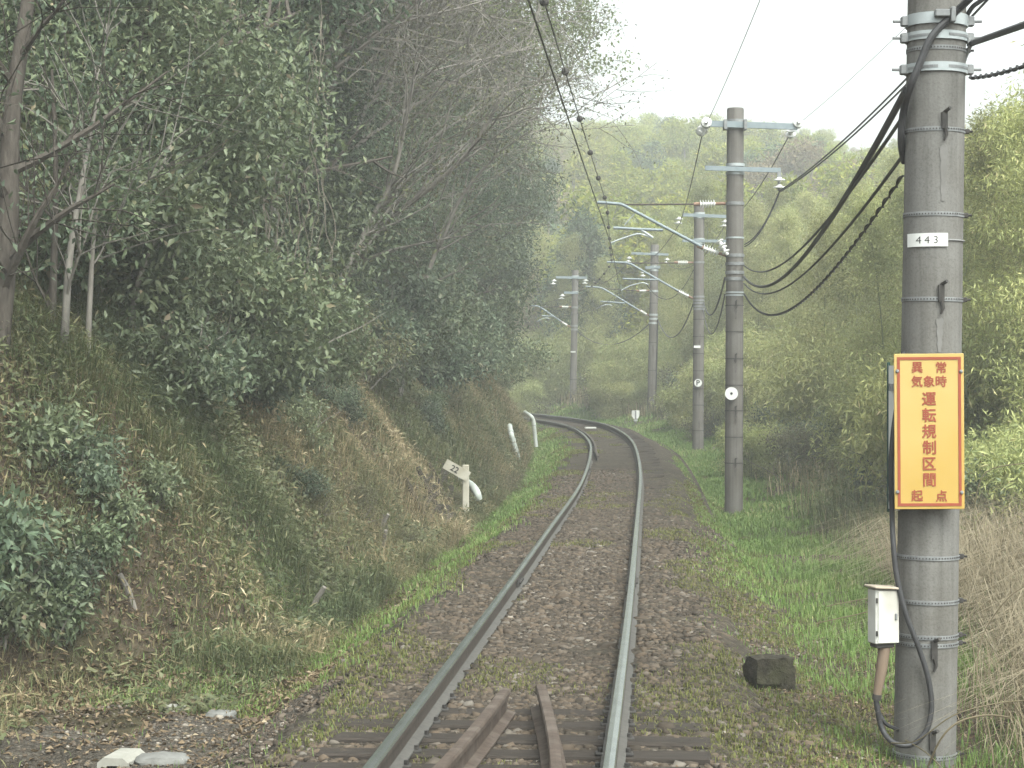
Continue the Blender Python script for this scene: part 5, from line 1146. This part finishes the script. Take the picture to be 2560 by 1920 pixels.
# low yellowish weeds creeping onto the ballast
n = 260000; s = 3 + 60 * rng.random(n) ** 1.5; d = rng.uniform(-2.3, 2.5, n); p = at(s, d); nz = fbm(p[:, 0] * 1.0, p[:, 1] * .6, 51)
wgt = .62 - .2 * sstep(.75, 1.6, abs(d)); ok = (rng.random(n) < sstep(wgt - .05, wgt + .1, nz)) & in_view(p) & (abs(abs(d) - .566) > .08) & ~(on_path(p) & (d < -1.3)); p = p[ok]; s = s[ok]; d = d[ok]
p[:, 2] += bedz(s, d); hb = abs(d) > 1.3; p[hb, 2] = np.where(abs(d[hb]) > 1.8, -9, p[hb, 2]); p[hb, 2] = np.maximum(p[hb, 2], height(p[hb, 0], p[hb, 1]))
grassobj('weeds', p, .045, .006, .8, 'moss', 'low yellowish weeds creeping over the edges of the ballast', 'weeds')
# dead straw beside the near pole
n = 26000; x = rng.uniform(2.4, 6.5, n); y = rng.uniform(11.5, 26, n); dl, sl = lat(x, y); ok = (dl > 2.75 + .95 * sstep(13.5, 16, y)) & in_view(np.stack([x, y], 1)); p = np.stack([x[ok], y[ok], height(x[ok], y[ok])], 1)
k_ = sstep(2.7, 4, dl[ok]); keep = rng.random(len(p)) < .25 + .75 * k_; p = p[keep]; k_ = k_[keep]
n = len(p); L = (.35 + .9 * k_) * rng.uniform(.4, 1.2, n); a = rng.uniform(0, 6.28, n); kk_ = rng.uniform(.4, 2.0, n)
V, Fc = blades(p, np.stack([np.cos(a) * kk_ - .2, np.sin(a) * kk_ - .2, 0 * a], 1), L, rng.uniform(.004, .009, n)); tag(link('dead_grass', np_mesh('dead_grass', V, Fc, M['straw'], np.repeat(rng.beta(2, 2, n), 3))), 'tangled dead straw grass right of the near pole', 'grass', kind='stuff')
# long arching dead stems round the near pole
ST = [([(1790, 1440, 13), (1835, 1500, 12.6), (1850, 1540, 12.4), (1940, 1590, 12), (2000, 1625, 11.5), (2040, 1665, 11.3)], .004), ([(1925, 1605, 11.6), (1980, 1600, 11.4), (2060, 1545, 11.3), (2150, 1520, 11.4), (2230, 1512, 11.5)], .004), ([(1995, 1680, 11.2), (2030, 1600, 11.1), (2070, 1560, 11.1), (2130, 1545, 11.2), (2180, 1550, 11.4)], .006),
      ([(2150, 1700, 11.2), (2140, 1600, 11.3), (2110, 1450, 12), (2090, 1320, 12.6)], .004), ([(2250, 1250, 13), (2180, 1290, 13), (2120, 1380, 13), (2110, 1480, 12.8)], .004), ([(2220, 1000, 13), (2130, 1020, 13), (2105, 1100, 13), (2110, 1160, 12.9)], .004), ([(1900, 1290, 15), (1850, 1297, 15), (1785, 1310, 15)], .004), ([(1900, 1315, 15), (1840, 1330, 15), (1770, 1345, 15)], .004)]
for pts, r_ in ST:
    m = MB(); m.tube(smooth([P(*q) for q in pts], 5), r_, 5); tag(m.build('dead_stem', M['straw']), 'long arching dead plant stem beside the near pole', 'plant stem', 'dead stems around the near pole')
# loose ballast stones
ph_ = (1 + 5 ** .5) / 2; ico = np.array([(-1, ph_, 0), (1, ph_, 0), (-1, -ph_, 0), (1, -ph_, 0), (0, -1, ph_), (0, 1, ph_), (0, -1, -ph_), (0, 1, -ph_), (ph_, 0, -1), (ph_, 0, 1), (-ph_, 0, -1), (-ph_, 0, 1)]) / 1.9
icf = np.array([(0, 11, 5), (0, 5, 1), (0, 1, 7), (0, 7, 10), (0, 10, 11), (1, 5, 9), (5, 11, 4), (11, 10, 2), (10, 7, 6), (7, 1, 8), (3, 9, 4), (3, 4, 2), (3, 2, 6), (3, 6, 8), (3, 8, 9), (4, 9, 5), (2, 4, 11), (6, 2, 10), (8, 6, 7), (9, 8, 1)])
n = 80000; s = 2.4 + 36 * rng.random(n) ** 1.6; d = rng.normal(0, .95, n); d = np.where(abs(d) > 2.1, rng.uniform(1.2, 2.5, n), d); p = at(s, d); ok = in_view(p, 1.1) & (abs(abs(d) - .566) > .085); p = p[ok]; s = s[ok]; d = d[ok]
p[:, 2] += np.where(abs(d) < 1.85, bedz(s, d), 0); far = abs(d) >= 1.3; p[far, 2] = np.maximum(np.where(abs(d[far]) >= 1.85, -9, p[far, 2]), height(p[far, 0], p[far, 1]))
e_ = np.stack([rng.uniform(-4.2, -.9, 9000), rng.uniform(11, 15, 9000), np.zeros(9000)], 1); e_ = e_[on_path(e_) & (lat(e_[:, 0], e_[:, 1])[0] < -1.4)]; e_[:, 2] = height(e_[:, 0], e_[:, 1]) + .025
e2 = at(3 + 12 * rng.random(7000), rng.uniform(1.5, 3.1, 7000)); e2[:, 2] = height(e2[:, 0], e2[:, 1]); n0 = len(p); p = np.concatenate([p, e_, e2]); n = len(p)
sz_ = (rng.lognormal(-4.05, .36, n) * np.where(np.arange(n) < n0, 1, np.where(np.arange(n) < n0 + len(e_), .5, .7)))[:, None, None] * np.stack([rng.uniform(.8, 1.4, n), rng.uniform(.8, 1.4, n), rng.uniform(.5, .9, n)], 1)[:, None, :]
a = rng.uniform(0, 6.28, n); ca, sa = np.cos(a)[:, None], np.sin(a)[:, None]; Vv = (ico[None] + rng.normal(0, .16, (n, 12, 3))) * sz_; Vr = np.stack([Vv[..., 0] * ca - Vv[..., 1] * sa, Vv[..., 0] * sa + Vv[..., 1] * ca, Vv[..., 2]], -1) + p[:, None, :]
Fc = (np.arange(n)[:, None, None] * 12 + icf[None]).reshape(-1, 3); base = rng.beta(1.8, 2.2, n) + np.where((np.arange(n) >= n0) & (np.arange(n) < n0 + len(e_)), .12, 0) + .25 * (fbm(p[:, 0] * .9, p[:, 1] * .9, 61) - .5)
tag(link('ballast_stones', np_mesh('ballast_stones', Vr.reshape(-1, 3), Fc, M['stone'], np.repeat(np.clip(base, 0, 1), 20))), 'loose brown and grey ballast stones along the track', 'stones', kind='stuff')

# ---------------------------------------------------------------- haze over the line, denser to stand in for cab glass glare too
m = MB(); m.box((30, 155, 28), (500, 330, 66)); hz = m.build('haze', bpy.data.materials.new('air'), None, False); hz['kind'] = 'stuff'
hz['label'] = 'milky spring haze in the air over the line, thickened to lift the dark tones'; hz['category'] = 'haze'
hm = hz.data.materials[0]; hm.use_nodes = True; nt = hm.node_tree; nt.nodes.clear(); o = nt.nodes.new('ShaderNodeOutputMaterial'); v = nt.nodes.new('ShaderNodeVolumePrincipled')
v.inputs['Color'].default_value = (.97, .98, .99, 1); v.inputs['Density'].default_value = .0024; v.inputs['Anisotropy'].default_value = .2; nt.links.new(v.outputs[0], o.inputs['Volume'])
